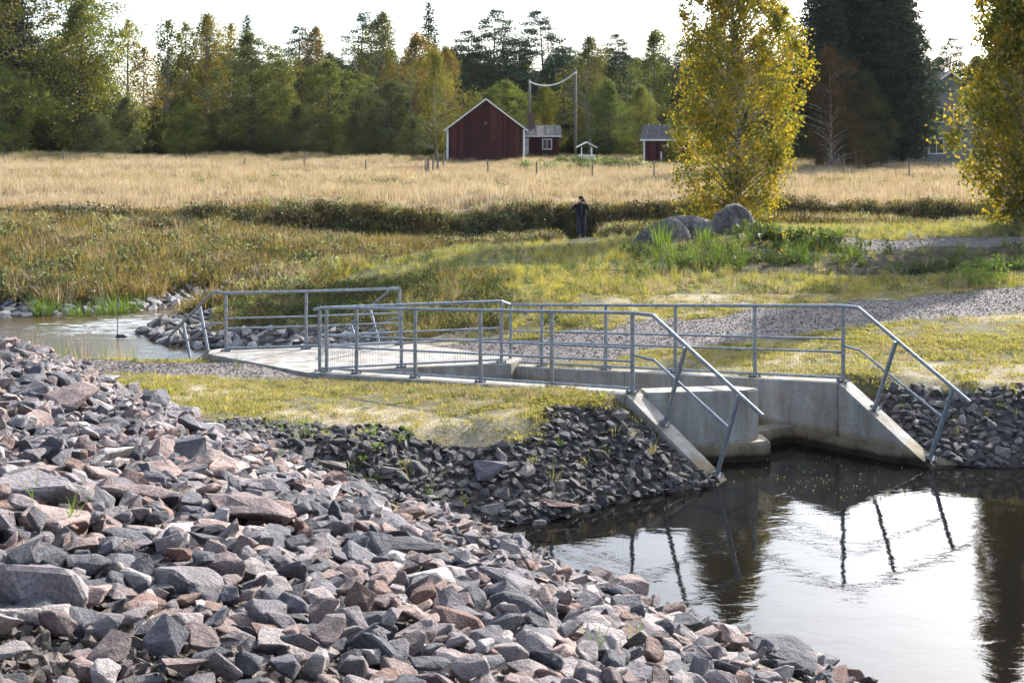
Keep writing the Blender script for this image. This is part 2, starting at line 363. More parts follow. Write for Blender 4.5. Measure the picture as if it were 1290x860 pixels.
ctrl = [
    (-5, 18, .72), (-3.4, 20.2, .42), (-3.5, 16.5, .8), (1.4, 16.3, .95), (-.5, 17.9, .76), (0, 15.3, .87), (-2, 14.5, .82), (-6, 21.5, .42), (-10, 22.5, .36), (-16, 23, .4), (-4.6, 21.6, .44), (-7, 19, .65),
    (5.1, 17.6, .93), (4, 18.9, .78), (2.7, 20.0, .63), (1.5, 21.1, .50), (.3, 22.2, .38), (-1.4, 23.2, .42), (5, 23, .8), (11, 25.5, 1.08), (9, 19, .95), (16, 20, 1.15), (24, 24, 1.3), (7, 17.8, .85), (2, 23.6, .7), (8, 22, .95),
    (0, 25.3, .78), (-1.6, 25.6, .85), (-4, 27.8, .95), (-5.6, 30, .8), (-7, 31.5, .45), (-3.4, 25.2, .22), (-6, 27, .25), (-7.5, 28.5, .2), (-3.2, 30, 1.08),
    (0, 30, 1.12), (0, 36, 1.15), (3, 37, 1.1), (2.5, 43, .6), (2.4, 40, .82), (7, 38, 1.55), (5, 34, 1.35), (6, 29, 1.05), (12, 33.2, 1.62), (16, 32.6, 1.65), (14, 28.9, 1.15), (9, 30.2, 1.1), (8, 33, 1.5), (19, 27.6, 1.2), (16, 36, 1.65), (20, 31, 1.45), (12, 38, 1.6), (25, 38, 1.6), (35, 34, 1.7),
    (2.9, 48, .5), (2.9, 51, .4), (-3, 40, .5), (-6, 38, .3), (-2, 46, .3), (8, 46, .95), (16, 46, 1.0), (8, 51, .6), (20, 51, .75), (35, 50, 1.0), (-9, 40, .45), (-9, 46, .35), (-3, 50.5, .3),
    (-14, 38, .95), (-20, 38, 1.1), (-14, 44, 1.2), (-24, 45, 1.6), (-18, 50, 1.75), (-35, 45, 1.7), (-14, 53, 1.75), (-30, 55, 1.95),
    (-8, 53.5, 1.75), (0, 55, 1.72), (8, 56, 1.62), (18, 56.5, 1.5), (30, 57, 1.5), (-8, 60, 1.68), (5, 62, 1.65), (20, 64, 1.65), (35, 65, 1.7),
    (-40, 80, 2.2), (0, 80, 1.98), (40, 80, 1.95), (0, 105, 2.4), (40, 105, 2.3), (-50, 110, 2.7), (0, 145, 3.05), (-60, 145, 3.1), (60, 145, 2.8), (0, 220, 3.3), (-70, 220, 3.3), (70, 220, 3.2)]
CP = np.array(ctrl); _r = np.sqrt((CP[:, None, 0] - CP[None, :, 0]) ** 2 + (CP[:, None, 1] - CP[None, :, 1]) ** 2 + .6)
_z0 = CP[:, 2].mean(); CW = np.linalg.solve(_r, CP[:, 2] - _z0)
def rbf(x, y):
    x = np.clip(x, -70, 70); y = np.clip(y, 2, 220); z = np.full(x.shape, _z0)
    for (cx, cy, _), wt in zip(CP, CW): z = z + wt * np.sqrt((x - cx) ** 2 + (y - cy) ** 2 + .6)
    return z
def vnoise(x, y, s, seed=0):
    x = x / s + 17.3 * seed; y = y / s - 9.1 * seed; xi = np.floor(x); yi = np.floor(y); fx = x - xi; fy = y - yi
    fx = fx * fx * (3 - 2 * fx); fy = fy * fy * (3 - 2 * fy)
    def h(a, b): v = np.sin(a * 127.1 + b * 311.7 + seed * 74.7) * 43758.5453; return v - np.floor(v)
    return (h(xi, yi) * (1 - fx) + h(xi + 1, yi) * fx) * (1 - fy) + (h(xi, yi + 1) * (1 - fx) + h(xi + 1, yi + 1) * fx) * fy - .5
def bank_line(x): return np.interp(x, [-20, -14, -8, 0, 8, 30, 60], [46, 48, 51, 52.2, 53.4, 55, 57]) - 1.3
def qbank(x, y): return -.77 * x + .63 * (13.2 - y)
def zbank(x, y):
    q = qbank(x, y)
    return np.where(q < 4, .45 * q, 1.8 + .25 * (q - 4)) - np.clip(y - 21, 0, 9) * .5
def base_z(x, y): return np.maximum(rbf(x, y), zbank(x, y))
def T(x, y, full=False):
    x = np.asarray(x, float); y = np.asarray(y, float)
    ins = poly_inside(SP, x, y); lim = np.full(x.shape, 99.); dm = np.full(x.shape, 99.)
    n = len(SP)
    for i in range(n):
        d = seg_d(x, y, SP[i], SP[(i + 1) % n]); dm = np.minimum(dm, d); lim = np.minimum(lim, d * SS[i] + (0 if SS[i] == WALL else .0))
    b = base_z(x, y)
    lump = np.where(y > 30, .16, .035) * vnoise(x, y, 1.3, 1) + np.where(y > 30, .32, .03) * vnoise(x, y, 3.1, 2) + np.where(y > 30, .05, .0) * vnoise(x, y, .6, 3) + np.where((y > 31) & (x < -6), .45, 0) * vnoise(x, y, 4.6, 44)
    yb = np.interp(x, [-20, -14, -8, 0, 8, 30, 60], [46, 48, 51, 52.2, 53.4, 55, 57]) - 1.3 + .8 * vnoise(x, y * 0, 2.3, 40)
    kk = np.clip((x + 24) / 6, .7, 1) * (1 - .95 * np.exp(-((x - 2.7) / 1.5) ** 2) * np.clip((50.8 - y) / .6, 0, 1)); b = b - 1.0 * np.exp(-((y - yb + .4) / 1.7) ** 2) * kk + .30 * np.exp(-((y - yb - 2.0) / .8) ** 2) * kk
    gx_, gy_ = -2.5 + .45, 14.0 - 13.7; tt = np.clip(((x + .45) * gx_ + (y - 13.7) * gy_) / (gx_ * gx_ + gy_ * gy_), 0, 1)
    lim = np.minimum(lim, .02 + .62 * tt + .6 * np.hypot(x + .45 - tt * gx_, y - 13.7 - tt * gy_))
    z = np.minimum(b + lump * np.clip((y - 10) / 6, .3, 1), lim)
    z = np.where(ins, -np.minimum(.06 + dm * .6, .9), z)
    return (z, ins, dm) if full else z
def T1(x, y): return float(T(np.array([x]), np.array([y]))[0])
def hit(px, py, d0=8, d1=200):
    d = np.linspace(d0, d1, 3000); x = pxd(px, d); z = T(x, d); r = zat(py, d)
    i = int(np.argmax(z >= r)); return float(x[i]), float(d[i]), float(z[i])
def grow(a, b, s0, k):
    out = []; v = a; s = s0
    while (v < b if s0 > 0 else v > b): v += s; s *= k; out.append(v)
    return out
gx = np.array(sorted(grow(-14, -900, -.2, 1.14) + list(np.arange(-14, 16.01, .14)) + grow(16, 900, .2, 1.14)))
gy = np.array([-8, -6, -4, -2.5, -1, 0, 1] + list(np.arange(1.5, 34, .14)) + list(np.arange(34.2, 64, .35)) + grow(64, 1500, .5, 1.10))
GX, GY = np.meshgrid(gx, gy); GZ, GIN, GD = T(GX, GY, True)
nx, ny = len(gx), len(gy)
PATH1 = [(-16, 22.6), (-9, 21.5), (-6, 20.9), (-4.3, 20.75)]
PATH1B = [(-1.2, 22.2), (1, 22.5), (3.5, 23.2), (7, 24.2), (11, 25.6), (18, 27.6), (40, 33)]
PATH2 = [(9.6, 34.2), (13, 33.6), (18, 33.4), (30, 33.2)]
def on_path(x, y):
    j = vnoise(x, y, .8, 5) * .5
    a = line_d(x, y, PATH1) < 1.15 + j * .6
    b = line_d(x, y, PATH1B) < 1.08 + j + np.clip(x, 0, 12) * .03
    c = line_d(x, y, PATH2) < 1.1 + j
    return (a | b | c)
bank_mask = lambda x, y: ((zbank(x, y) > rbf(x, y) - .02 + .2 * vnoise(x, y, .7, 4)) | ((d_edges(x, y, 1, 6) < 1.3) & (qbank(x, y) > -.3) & (y < 13.4))) & (y < 23.4)
def d_edges(x, y, i0, i1): return line_d(x, y, [tuple(SP[i % len(SP)]) for i in range(i0, i1 + 1)])
iA = 7   # (-.45,13.7)
slope2 = lambda x, y: ((d_edges(x, y, iA, iA + 4) < 1.15 + .5 * vnoise(x, y, .6, 6)) | (line_d(x, y, [(-3.3, 14.5), (-2.6, 14.0), (-.4, 13.8)]) < 1.15 + .5 * vnoise(x, y, .6, 6))) & ~bank_mask(x, y) & (x + y * 0 < 2.9) & (((x - A0[0]) * N1[0] + (y - A0[1]) * N1[1]) < -.2)
iR = 35
slope3 = lambda x, y: (d_edges(x, y, iR, iR + 5) < 1.45 + .5 * vnoise(x, y, .6, 6)) & (((x - B0[0]) * .714 + (y - B0[1]) * .70) > .2) & (x > 4.6)
bar = lambda x, y: (d_edges(x, y, 25, 30) < 1.15 + 1.2 * vnoise(x, y, .9, 8)) & (y > 23.6) & (x < -2.6)
farshore = lambda x, y: (d_edges(x, y, 20, 24) < .85 + 1.0 * vnoise(x, y, 1.2, 9)) & (y > 29)

def build_ground():
    V = np.stack([GX, GY, GZ], -1).reshape(-1, 3)
    idx = np.arange(nx * ny).reshape(ny, nx)
    F = np.stack([idx[:-1, :-1], idx[:-1, 1:], idx[1:, 1:], idx[1:, :-1]], -1).reshape(-1, 4)
    me = bpy.data.meshes.new('ground'); me.from_pydata(V.tolist(), [], F.tolist()); me.update()
    x, y, z = V.T
    c = np.zeros((len(V), 4)); c[:, 3] = 1
    def lerp(a, b, t): return a + (np.array(b) - a) * np.clip(t, 0, 1)[:, None]
    k = c[:, :3]; k[:] = (.115, .105, .055)                                  # thin turf on sandy soil
    n1 = vnoise(x, y, 1.7, 11); n2 = vnoise(x, y, .55, 12)
    k = lerp(k, (.33, .28, .20), np.clip((-n1 + n2 * .6 + .05) * 4, .15, 1) * (y < 30))  # bare sand patches
    k = lerp(k, (.11, .11, .045), (y > 27) * .8)
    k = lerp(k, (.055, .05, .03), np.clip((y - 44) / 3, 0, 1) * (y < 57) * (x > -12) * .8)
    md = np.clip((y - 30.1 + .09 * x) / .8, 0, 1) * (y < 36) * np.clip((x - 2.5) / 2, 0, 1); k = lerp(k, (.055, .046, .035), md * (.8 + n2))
    left = (x < -8) & (y > 29) & (y < bank_line(x) + 1.6); k = lerp(k, (.10, .08, .045), left * (.6 + n1))
    k = lerp(k, (.33, .27, .185), np.clip((y - bank_line(x) - 1.6) / 1.0, 0, 1))
    k = lerp(k, (.10, .105, .04), np.clip((y - 112) / 8, 0, 1))
    k = lerp(k, (.03, .027, .022), np.clip((.08 - z) * 8, 0, 1) * (y < 35))
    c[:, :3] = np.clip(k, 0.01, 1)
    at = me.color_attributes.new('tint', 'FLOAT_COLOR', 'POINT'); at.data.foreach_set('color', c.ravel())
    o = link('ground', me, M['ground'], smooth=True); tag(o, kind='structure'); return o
ground = build_ground()

def sheet(name, maskf, mat, dz):
    cx = (GX[:-1, :-1] + GX[1:, 1:]) / 2; cy = (GY[:-1, :-1] + GY[1:, 1:]) / 2
    m = maskf(cx, cy) & ~GIN[:-1, :-1] | (maskf(cx, cy) & (GD[:-1, :-1] < .9) & (GIN[:-1, :-1]))
    jj, ii = np.nonzero(m); used = {}; V = []; F = []
    for j, i in zip(jj, ii):
        f = []
        for a, b in ((j, i), (j, i + 1), (j + 1, i + 1), (j + 1, i)):
            k = a * nx + b
            if k not in used: used[k] = len(V); V.append((GX[a, b], GY[a, b], GZ[a, b] + dz))
            f.append(used[k])
        F.append(f)
    o = link(name, mesh(name, V, F), mat, smooth=True); tag(o, kind='structure'); return o
near_bank = sheet('riprap_bank', lambda x, y: bank_mask(x, y) & (x > -14) & (x < 10) & (y > 1.4), M['bankearth'], .010)
pool_slope = sheet('riprap_slope', slope2, M['bankearth'], .014)
right_slope = sheet('riprap_slope', lambda x, y: slope3(x, y) & (x < 16), M['bankearth'], .014)
gravel_bar = sheet('gravel_bar', bar, M['bankearth'], .012)
far_shore = sheet('rocky_shore', lambda x, y: farshore(x, y) & (x > -16), M['bankearth'], .012)
path = sheet('gravel_path', lambda x, y: on_path(x, y) & (y < 29.5) & (x > -14) & (x < 16), M['pathgravel'], .006)
path2 = sheet('gravel_path', lambda x, y: on_path(x, y) & (y > 30) & (x < 17), M['pathgravel'], .006)

# water: one level sheet from the left reach, under the deck, to the near pool
wv = [(-60, -10, 0), (60, -10, 0), (60, 34, 0), (-60, 34, 0)]
wo_ = link('water', mesh('water', wv, [(0, 1, 2, 3)]), M['water']); tag(wo_, kind='structure')

# ------------------------------------------------------------------ instancing of uncountable stuff
def scatter(name, protos, P, rot, scl, pick, parent=None):
    """one object: a point mesh whose geometry nodes put a prototype on every point"""
    c = bpy.data.collections.new(name + ' prototypes')
    for p in protos: c.objects.link(p)
    me = bpy.data.meshes.new(name); n = len(P)
    me.vertices.add(n); me.vertices.foreach_set('co', np.asarray(P, dtype=np.float32).ravel())
    a = me.attributes.new('rot', 'FLOAT_VECTOR', 'POINT'); a.data.foreach_set('vector', np.asarray(rot, dtype=np.float32).ravel())
    a = me.attributes.new('scl', 'FLOAT_VECTOR', 'POINT')
    sv = np.asarray(scl, dtype=np.float32); sv = np.repeat(sv[:, None], 3, 1) if sv.ndim == 1 else sv
    a.data.foreach_set('vector', sv.ravel())
    a = me.attributes.new('pick', 'INT', 'POINT'); a.data.foreach_set('value', np.asarray(pick, dtype=np.int32))
    g = bpy.data.node_groups.new(name, 'GeometryNodeTree')
    g.interface.new_socket('Geometry', in_out='INPUT', socket_type='NodeSocketGeometry'); g.interface.new_socket('Geometry', in_out='OUTPUT', socket_type='NodeSocketGeometry')
    n_ = g.nodes; l = g.links
    gi = n_.new('NodeGroupInput'); go = n_.new('NodeGroupOutput')
    ci = n_.new('GeometryNodeCollectionInfo'); ci.inputs['Collection'].default_value = c; ci.inputs['Separate Children'].default_value = True; ci.inputs['Reset Children'].default_value = True
    ip = n_.new('GeometryNodeInstanceOnPoints'); ip.inputs['Pick Instance'].default_value = True
    def attr(nm, t):
        x = n_.new('GeometryNodeInputNamedAttribute'); x.data_type = t; x.inputs['Name'].default_value = nm; return x.outputs['Attribute']
    er = n_.new('FunctionNodeEulerToRotation')
    l.new(gi.outputs[0], ip.inputs['Points']); l.new(ci.outputs[0], ip.inputs['Instance'])
    l.new(attr('pick', 'INT'), ip.inputs['Instance Index']); l.new(attr('rot', 'FLOAT_VECTOR'), er.inputs[0]); l.new(er.outputs[0], ip.inputs['Rotation'])
    l.new(attr('scl', 'FLOAT_VECTOR'), ip.inputs['Scale']); l.new(ip.outputs[0], go.inputs[0])
    o = link(name, me, None, parent); md = o.modifiers.new('scatter', 'NODES'); md.node_group = g
    o['kind'] = 'stuff'; return o
def proto(name, me, mat):
    me.materials.append(mat); return bpy.data.objects.new(name, me)

# ------------------------------------------------------------------ stones
from mathutils.noise import noise_vector as noise_v
def rock_mesh(name, seed, dims=(1, .72, .5), pts=15, bev=.035, chip=False):
    r = random.Random(seed); bm = bmesh.new()
    for i in range(pts):
        v = Vector((r.gauss(0, 1), r.gauss(0, 1), r.gauss(0, 1))).normalized()
        m = max(abs(v.x), abs(v.y), abs(v.z)); v = v.lerp(v / m, .72) * r.uniform(.74, 1)
        bm.verts.new((v.x * dims[0] * .5, v.y * dims[1] * .5, v.z * dims[2] * .5))
    res = bmesh.ops.convex_hull(bm, input=bm.verts)
    bmesh.ops.delete(bm, geom=[v for v in bm.verts if not v.link_faces], context='VERTS')
    bmesh.ops.dissolve_limit(bm, angle_limit=R(16), verts=bm.verts, edges=bm.edges)
    if bev: bmesh.ops.bevel(bm, geom=list(bm.edges), offset=bev, segments=1, affect='EDGES', clamp_overlap=True)
    bmesh.ops.triangulate(bm, faces=[f for f in bm.faces if len(f.verts) > 4])
    if chip:
        bmesh.ops.triangulate(bm, faces=bm.faces)
        bmesh.ops.subdivide_edges(bm, edges=[e for e in bm.edges if e.calc_length() > .16], cuts=1)
        bmesh.ops.triangulate(bm, faces=bm.faces)
        for v in bm.verts: v.co += noise_v(v.co * 3.1 + Vector((seed, 0, 0))) * .035 + noise_v(v.co * 9) * .014
    me = bpy.data.meshes.new(name); bm.to_mesh(me); bm.free(); return me
def rock_set(mat, n, seed, bev=.035, flat=1.0, chip=False):
    out = []
    for i in range(n):
        r = random.Random(seed + i)
        me = rock_mesh('stone', seed + i, (1, r.uniform(.55, .9), r.uniform(.26, .55) * flat), r.randint(11, 18), bev, chip); me.materials.append(mat); out.append(me)
    return out
def pack(maskf, bb, sizes, k=.42, tries=40, seed=3, grid=None):
    """dart throwing, big ones first; returns x,y,size"""
    r = np.random.default_rng(seed); cell = {}; out = []
    if grid is not None:
        for o in grid: cell.setdefault((int(o[0] // .7), int(o[1] // .7)), []).append(o)
    X = r.uniform(bb[0], bb[1], len(sizes) * tries); Y = r.uniform(bb[2], bb[3], len(sizes) * tries)
    ok = maskf(X, Y); X = X[ok]; Y = Y[ok]; i = 0
    for s in sizes:
        for t in range(tries):
            if i >= len(X): return out
            x, y = X[i], Y[i]; i += 1
            cx, cy = int(x // .7), int(y // .7); good = True
            for a in (-1, 0, 1):
                for b in (-1, 0, 1):
                    for o in cell.get((cx + a, cy + b), ()):
                        if (o[0] - x) ** 2 + (o[1] - y) ** 2 < (k * (o[2] + s)) ** 2: good = False; break
                    if not good: break
                if not good: break
            if good:
                o = (x, y, s); out.append(o); cell.setdefault((cx, cy), []).append(o); break
    return out
def in_view(x, y, m=.05): return (np.abs(x) < y * (.43 + m) + .4)
def slope_normal(x, y):
    e = .25; return Vector((T1(x - e, y) - T1(x + e, y), T1(x, y - e) - T1(x, y + e), 2 * e)).normalized()
def place_stones(parent, meshes, lst, sink=.15, tilt=.28, seed=1):
    r = random.Random(seed)
    for x, y, s in lst:
        n = slope_normal(x, y); q = n.to_track_quat('Z', 'Y') @ Euler((0, 0, r.uniform(0, 6.28))).to_quaternion() @ Euler((r.gauss(0, tilt), r.gauss(0, tilt), 0)).to_quaternion()
        o = bpy.data.objects.new('stone', r.choice(meshes)); col.objects.link(o); o.parent = parent
        o.location = (x, y, T1(x, y) + s * r.uniform(.02, .2)); o.rotation_mode = 'QUATERNION'; o.rotation_quaternion = q
        o.scale = (s * 1.25, s * 1.25, s * r.uniform(1.0, 1.35))
def scatter_stones(name, parent, meshes, mat, lst, lift=(.0, .2), tilt=.45, seed=2):
    if len(lst) == 0: return None
    A = np.array(lst); n = len(A); r = np.random.default_rng(seed)
    z = T(A[:, 0], A[:, 1]) + A[:, 2] * r.uniform(lift[0], lift[1], n)
    rot = np.stack([r.normal(0, tilt, n), r.normal(0, tilt, n), r.uniform(0, 6.28, n)], -1)
    return scatter(name, [bpy.data.objects.new('stone', m) for m in meshes], np.stack([A[:, 0], A[:, 1], z], -1), rot, A[:, 2] * 1.25, r.integers(0, len(meshes), n), parent)

rocksA = rock_set(M['stone'], 24, 100, .03, 1.0, True)
rocksB = rock_set(M['darkstone'], 12, 200, .03)
rocksC = rock_set(M['palestone'], 8, 300, .05)
rocksG = rock_set(M['gravel'], 6, 400, 0)

bm_near = lambda x, y: bank_mask(x, y) & in_view(x, y, .06) & (T(x, y) > -.22)
# a patch of finer gravel at the very near left edge, as in the photograph
fine = lambda x, y: (np.hypot((x + 1.25) / 1.0, (y - 4.55) / .55) < 1)
sz = np.sort(np.concatenate([rng.uniform(.36, .58, 46), rng.uniform(.22, .36, 520), rng.uniform(.12, .24, 3200)]))[::-1]
bigA = pack(lambda x, y: bm_near(x, y) & ~fine(x, y), (-10, 5, 3.2, 22.5), sz, .31, 30, 5)
vis = sorted(bigA, key=lambda o: -o[2] / o[1])
place_stones(near_bank, rocksA, vis[:300], seed=4, tilt=.2)
scatter_stones('stones', near_bank, rocksA, None, vis[300:], (.0, .38), .25, 6)
# one large slab and a few named big ones lie on top near the left edge
mid = pack(bm_near, (-10, 5, 3.2, 22.5), np.sort(rng.uniform(.08, .17, 9000))[::-1], .30, 2, 8)
scatter_stones('small_stones', near_bank, rocksA, None, mid, (.05, .8), .4, 9)
peb = pack(lambda x, y: bm_near(x, y) & (y < 9), (-4, 4, 3.2, 9), rng.uniform(.025, .075, 9000), .3, 1, 10)
pf = pack(lambda x, y: fine(x, y), (-2.6, 0, 3.6, 5.5), rng.uniform(.03, .09, 2600), .3, 2, 12)
scatter_stones('pebbles', near_bank, rocksG, None, peb + pf, (.1, .7), .6, 11)

s2 = pack(lambda x, y: slope2(x, y) & (T(x, y) > -.15), (-4, 3, 13, 17), np.sort(np.concatenate([rng.uniform(.20, .32, 18), rng.uniform(.12, .20, 340), rng.uniform(.07, .13, 4200)]))[::-1], .33, 12, 13)
s2 = sorted(s2, key=lambda o: -o[2]); place_stones(pool_slope, rocksB, s2[:300], seed=14, tilt=.2)
scatter_stones('stones', pool_slope, rocksB, None, s2[300:] + pack(lambda x, y: slope2(x, y) & (T(x, y) > -.15), (-4, 3, 13, 17), rng.uniform(.04, .10, 5000), .3, 1, 15), (.0, .4), .35, 16)
s3 = pack(lambda x, y: slope3(x, y) & in_view(x, y, .06) & (T(x, y) > -.15), (4.5, 9.5, 15.8, 19), np.sort(np.concatenate([rng.uniform(.18, .28, 16), rng.uniform(.12, .19, 240), rng.uniform(.07, .13, 2600)]))[::-1], .33, 12, 17)
s3 = sorted(s3, key=lambda o: -o[2]); place_stones(right_slope, rocksB, s3[:300], seed=18, tilt=.2)
scatter_stones('stones', right_slope, rocksB, None, s3[300:] + pack(lambda x, y: slope3(x, y), (4.5, 9.5, 15.8, 19), rng.uniform(.04, .10, 1800), .3, 1, 19), (.0, .4), .5, 20)
s4 = pack(lambda x, y: bar(x, y) & (T(x, y) > -.1), (-9.6, -2.5, 23.6, 33), np.sort(np.concatenate([rng.uniform(.28, .46, 50), rng.uniform(.12, .24, 900)]))[::-1], .38, 12, 21)
s4 = sorted(s4, key=lambda o: -o[2]); place_stones(gravel_bar, rocksC + rocksB[:4], s4[:200], seed=22); scatter_stones('stones', gravel_bar, rocksC + rocksB[:4], None, s4[200:], (.0, .3), .5, 23)
s5 = pack(lambda x, y: farshore(x, y) & (T(x, y) > -.1) & in_view(x, y), (-15, -7, 29.3, 34.5), np.sort(np.concatenate([rng.uniform(.24, .4, 90), rng.uniform(.12, .24, 900)]))[::-1], .38, 12, 24)
s5 = sorted(s5, key=lambda o: -o[2]); place_stones(far_shore, rocksC, s5[:220], seed=25); scatter_stones('stones', far_shore, rocksC, None, s5[220:], (.0, .3), .5, 26)
def hold(): pass
def feature(parent, px, py, s, mi, lab, dims, rz, tilt=(0, 0), meshes=rocksA):
    x, y, z = hit(px, py, 3, 30)
    o = bpy.data.objects.new('stone', meshes[mi]); col.objects.link(o); o.parent = parent; o.location = (x, y, z + .06)
    o.rotation_euler = (tilt[0], tilt[1], rz); o.scale = (s * dims[0], s * dims[1], s * dims[2]); o['label'] = lab
feature(near_bank, 38, 640, .66, 3, 'big angular reddish block at the left edge', (1.15, 1.0, 1.5), .3)
feature(near_bank, 45, 772, .48, 7, 'big dark block with flat top at the lower left edge', (1.2, 1.0, 1.5), -.2)
feature(near_bank, 620, 596, .42, 5, 'dark rounded block standing above the lower bank', (1.1, 1.0, 1.6), .1)
feature(near_bank, 700, 640, .40, 9, 'long flat dark slab low on the bank', (1.7, 1.0, .8), -.1)
feature(near_bank, 480, 700, .46, 11, 'long pale flat slab in the middle of the bank', (1.9, .9, .8), .05)
feature(near_bank, 840, 800, .42, 2, 'dark grey slab by the lower bank', (1.5, 1.0, 1.0), .2)
feature(pool_slope, 487, 598, .34, 1, 'large pale flat slab on the dark slope', (.8, 1.6, .7), .5, (-.4, 0), rocksC)
def gravel_on(pth, mask, bb, n, seed):
    r = np.random.default_rng(seed); X = r.uniform(bb[0], bb[1], n); Y = r.uniform(bb[2], bb[3], n)
    k = mask(X, Y) & in_view(X, Y); lst = np.stack([X[k], Y[k], r.uniform(.014, .042, k.sum())], -1)
    scatter_stones('gravel', pth, rocksG, None, lst, (.0, .35), .5, seed)
dk_p = [(-3.52, 20.5), (-.02, 21.36), (.2, 21.9), (-1.9, 23.42), (-5.75, 22.62), (-5.7, 22.3)]
dk = lambda x, y: on_path(x, y) & ~poly_inside(dk_p, x, y)
gravel_on(path, dk, (-12, 14, 19.8, 30), 120000, 31)
gravel_on(path2, lambda x, y: on_path(x, y) & (y > 30), (8, 16, 31, 36), 14000, 32)
# ------------------------------------------------------------------ culvert with wing walls
cul = empty('culvert', (A0[0], A0[1], 0)); cul.location = (0, 0, 0)
tag(cul, 'pale concrete culvert with sloping wing walls and a flat deck between the two pools', 'culvert')
def wall(name, O, Ustr, Uw, Nout, zf, s0, wing, par=cul):
    """prism: outline in the wall's own vertical plane; inner face at O - Nout*TL"""
    mb = MB(); th = .35
    inn = O - Nout * TL
    pts = [(s0, zf(s0)), (0, zf(0)), (wing, -.02), (wing + .12, -.12), (wing + .12, -1.0), (s0, -1.0)]
    P = []
    for s_, z in pts:
        p = inn + (Ustr if s_ <= 0 else Uw) * s_; P.append((p[0], p[1], z))
    # two prisms so that a bend stays clean
    a, b = P[0], P[1]; n3 = (Nout[0] * th, Nout[1] * th, 0)
    mb.prism([a, b, (b[0], b[1], -1), P[5]], n3)
    o1 = mb.build(name, M['concrete'], par, bevel=.018)
    mb = MB(); mb.prism([(b[0] + Uw[0] * .004, b[1] + Uw[1] * .004, b[2]), P[2], P[3], P[4], (b[0] + Uw[0] * .004, b[1] + Uw[1] * .004, -1)], n3)
    o2 = mb.build('wing_wall', M['concrete'], par, bevel=.018)
zA = lambda s: .99 + .078 * s
zB = lambda s: .96 + .092 * s
wall('wall', A0, U1, U1, -N1, zA, -6.62, 1.42)
wall('wall', B0, U2, UW, N2, zB, -6.85, 1.44)
def lwing(O, side):
    mb = MB(); n = np.array((LV[1], -LV[0])) * side
    i0 = O - n * .16
    P = [(0, .47), (.35, .47), (1.25, -.03), (1.4, -.12), (1.4, -1), (0, -1)]
    mb.prism([(i0[0] + LV[0] * s_, i0[1] + LV[1] * s_, z) for s_, z in P], (n[0] * .34, n[1] * .34, 0))
    mb.build('wing_wall', M['concrete'], cul, bevel=.018)
lwing(L1, -1); lwing(L3, 1)
# deck slab
mb = MB()
dk_p = [(-3.52, 20.5), (-.02, 21.36), (.2, 21.9), (-1.9, 23.42), (-5.75, 22.62), (-5.7, 22.3)]
mb.prism([(x, y, .475) for x, y in dk_p], (0, 0, -.34)); mb.build('deck', M['concrete'], cul, bevel=.015)
# baffle wall standing across the near half of the channel, its foot, and the sill
mb = MB()
mb.prism([(1.86, 16.53, -1), (3.30, 16.70, -1), (3.50, 16.86, -1), (3.10, 17.06, -1), (1.80, 16.86, -1)], (0, 0, 1.975)); mb.build('baffle_wall', M['concrete'], cul, bevel=.02)
mb = MB(); mb.prism([(1.9, 16.44, -1), (3.34, 16.60, -1), (3.64, 16.74, -1), (3.62, 17.12, -1), (3.2, 17.2, -1)], (0, 0, 1.26)); mb.build('footing', M['concrete'], cul, bevel=.03)
mb = MB(); mb.prism([(3.55, 17.28, -1), (4.22, 17.72, -1), (4.02, 17.95, -1), (3.3, 17.5, -1)], (0, 0, 1.24)); mb.build('sill', M['concrete'], cul, bevel=.02)
mb = MB(); f0 = B0 - N2 * (TL + .09)
P0 = f0 - U2 * .9; P1 = f0 + UW * 1.05
mb.prism([(P0[0], P0[1], .22), (P1[0], P1[1], .16), (P1[0], P1[1], -1), (P0[0], P0[1], -1)], (N2[0] * .1, N2[1] * .1, 0)); mb.build('footing', M['concrete'], cul, bevel=.03)

# ------------------------------------------------------------------ guard rails
def plate_mesh():
    mb = MB(); mb.box((-.09, -.06, 0), (.09, .06, .012))
    for sx in (-1, 1):
        for sy in (-.6, .6): mb.tube([(sx * .07, sy * .06, .012), (sx * .07, sy * .06, .035)], .011, 6)
    m = mesh('base_plate', mb.V, mb.F); m.materials.append(M['zinc']); return m
M['zinc'] = simple_mat('dull zinc plate', (.10, .11, .12), (.16, .17, .18), 9, .9, 0, .1, .003, spec=.1)
PLATE = plate_mesh(); POSTS = {}
def post(par, p, top, plate=True, pn=None):
    p = Vector(p); top = Vector(top); L = round((top - p).length, 2)
    if L not in POSTS:
        mb = MB(); mb.tube([(0, 0, 0), (0, 0, L)], .030, 12); m = mesh('post', mb.V, mb.F); m.materials.append(M['steel']); POSTS[L] = m
    o = link('post', POSTS[L], None, par, p); q = (top - p).to_track_quat('Z', 'Y'); o.rotation_mode = 'QUATERNION'; o.rotation_quaternion = q
    if plate:
        b_ = link('base_plate', PLATE, None, o, (0, 0, .004))
        if pn is not None: b_.location = q.inverted() @ (Vector(pn) * .022); b_.rotation_mode = 'QUATERNION'; b_.rotation_quaternion = q.inverted() @ Vector(pn).to_track_quat('Z', 'Y')
def bars(par, name, path, r, n=10):
    mb = MB(); mb.tube(path, r, n); return mb.build(name, M['steel'], par, smooth=False)
def wires(par, p, q, z0, z1):
    p = Vector(p); q = Vector(q); L = (q - p).length; mb = MB(); k = int(L / .05)
    for i in range(1, k):
        a = p.lerp(q, i / k); mb.tube([a + Vector((0, 0, z0)), a + Vector((0, 0, z1))], .0018, 3, False)
    mb.build('wire_mesh', M['steel'], par)
HT = 1.1; HS = (.62, .43)
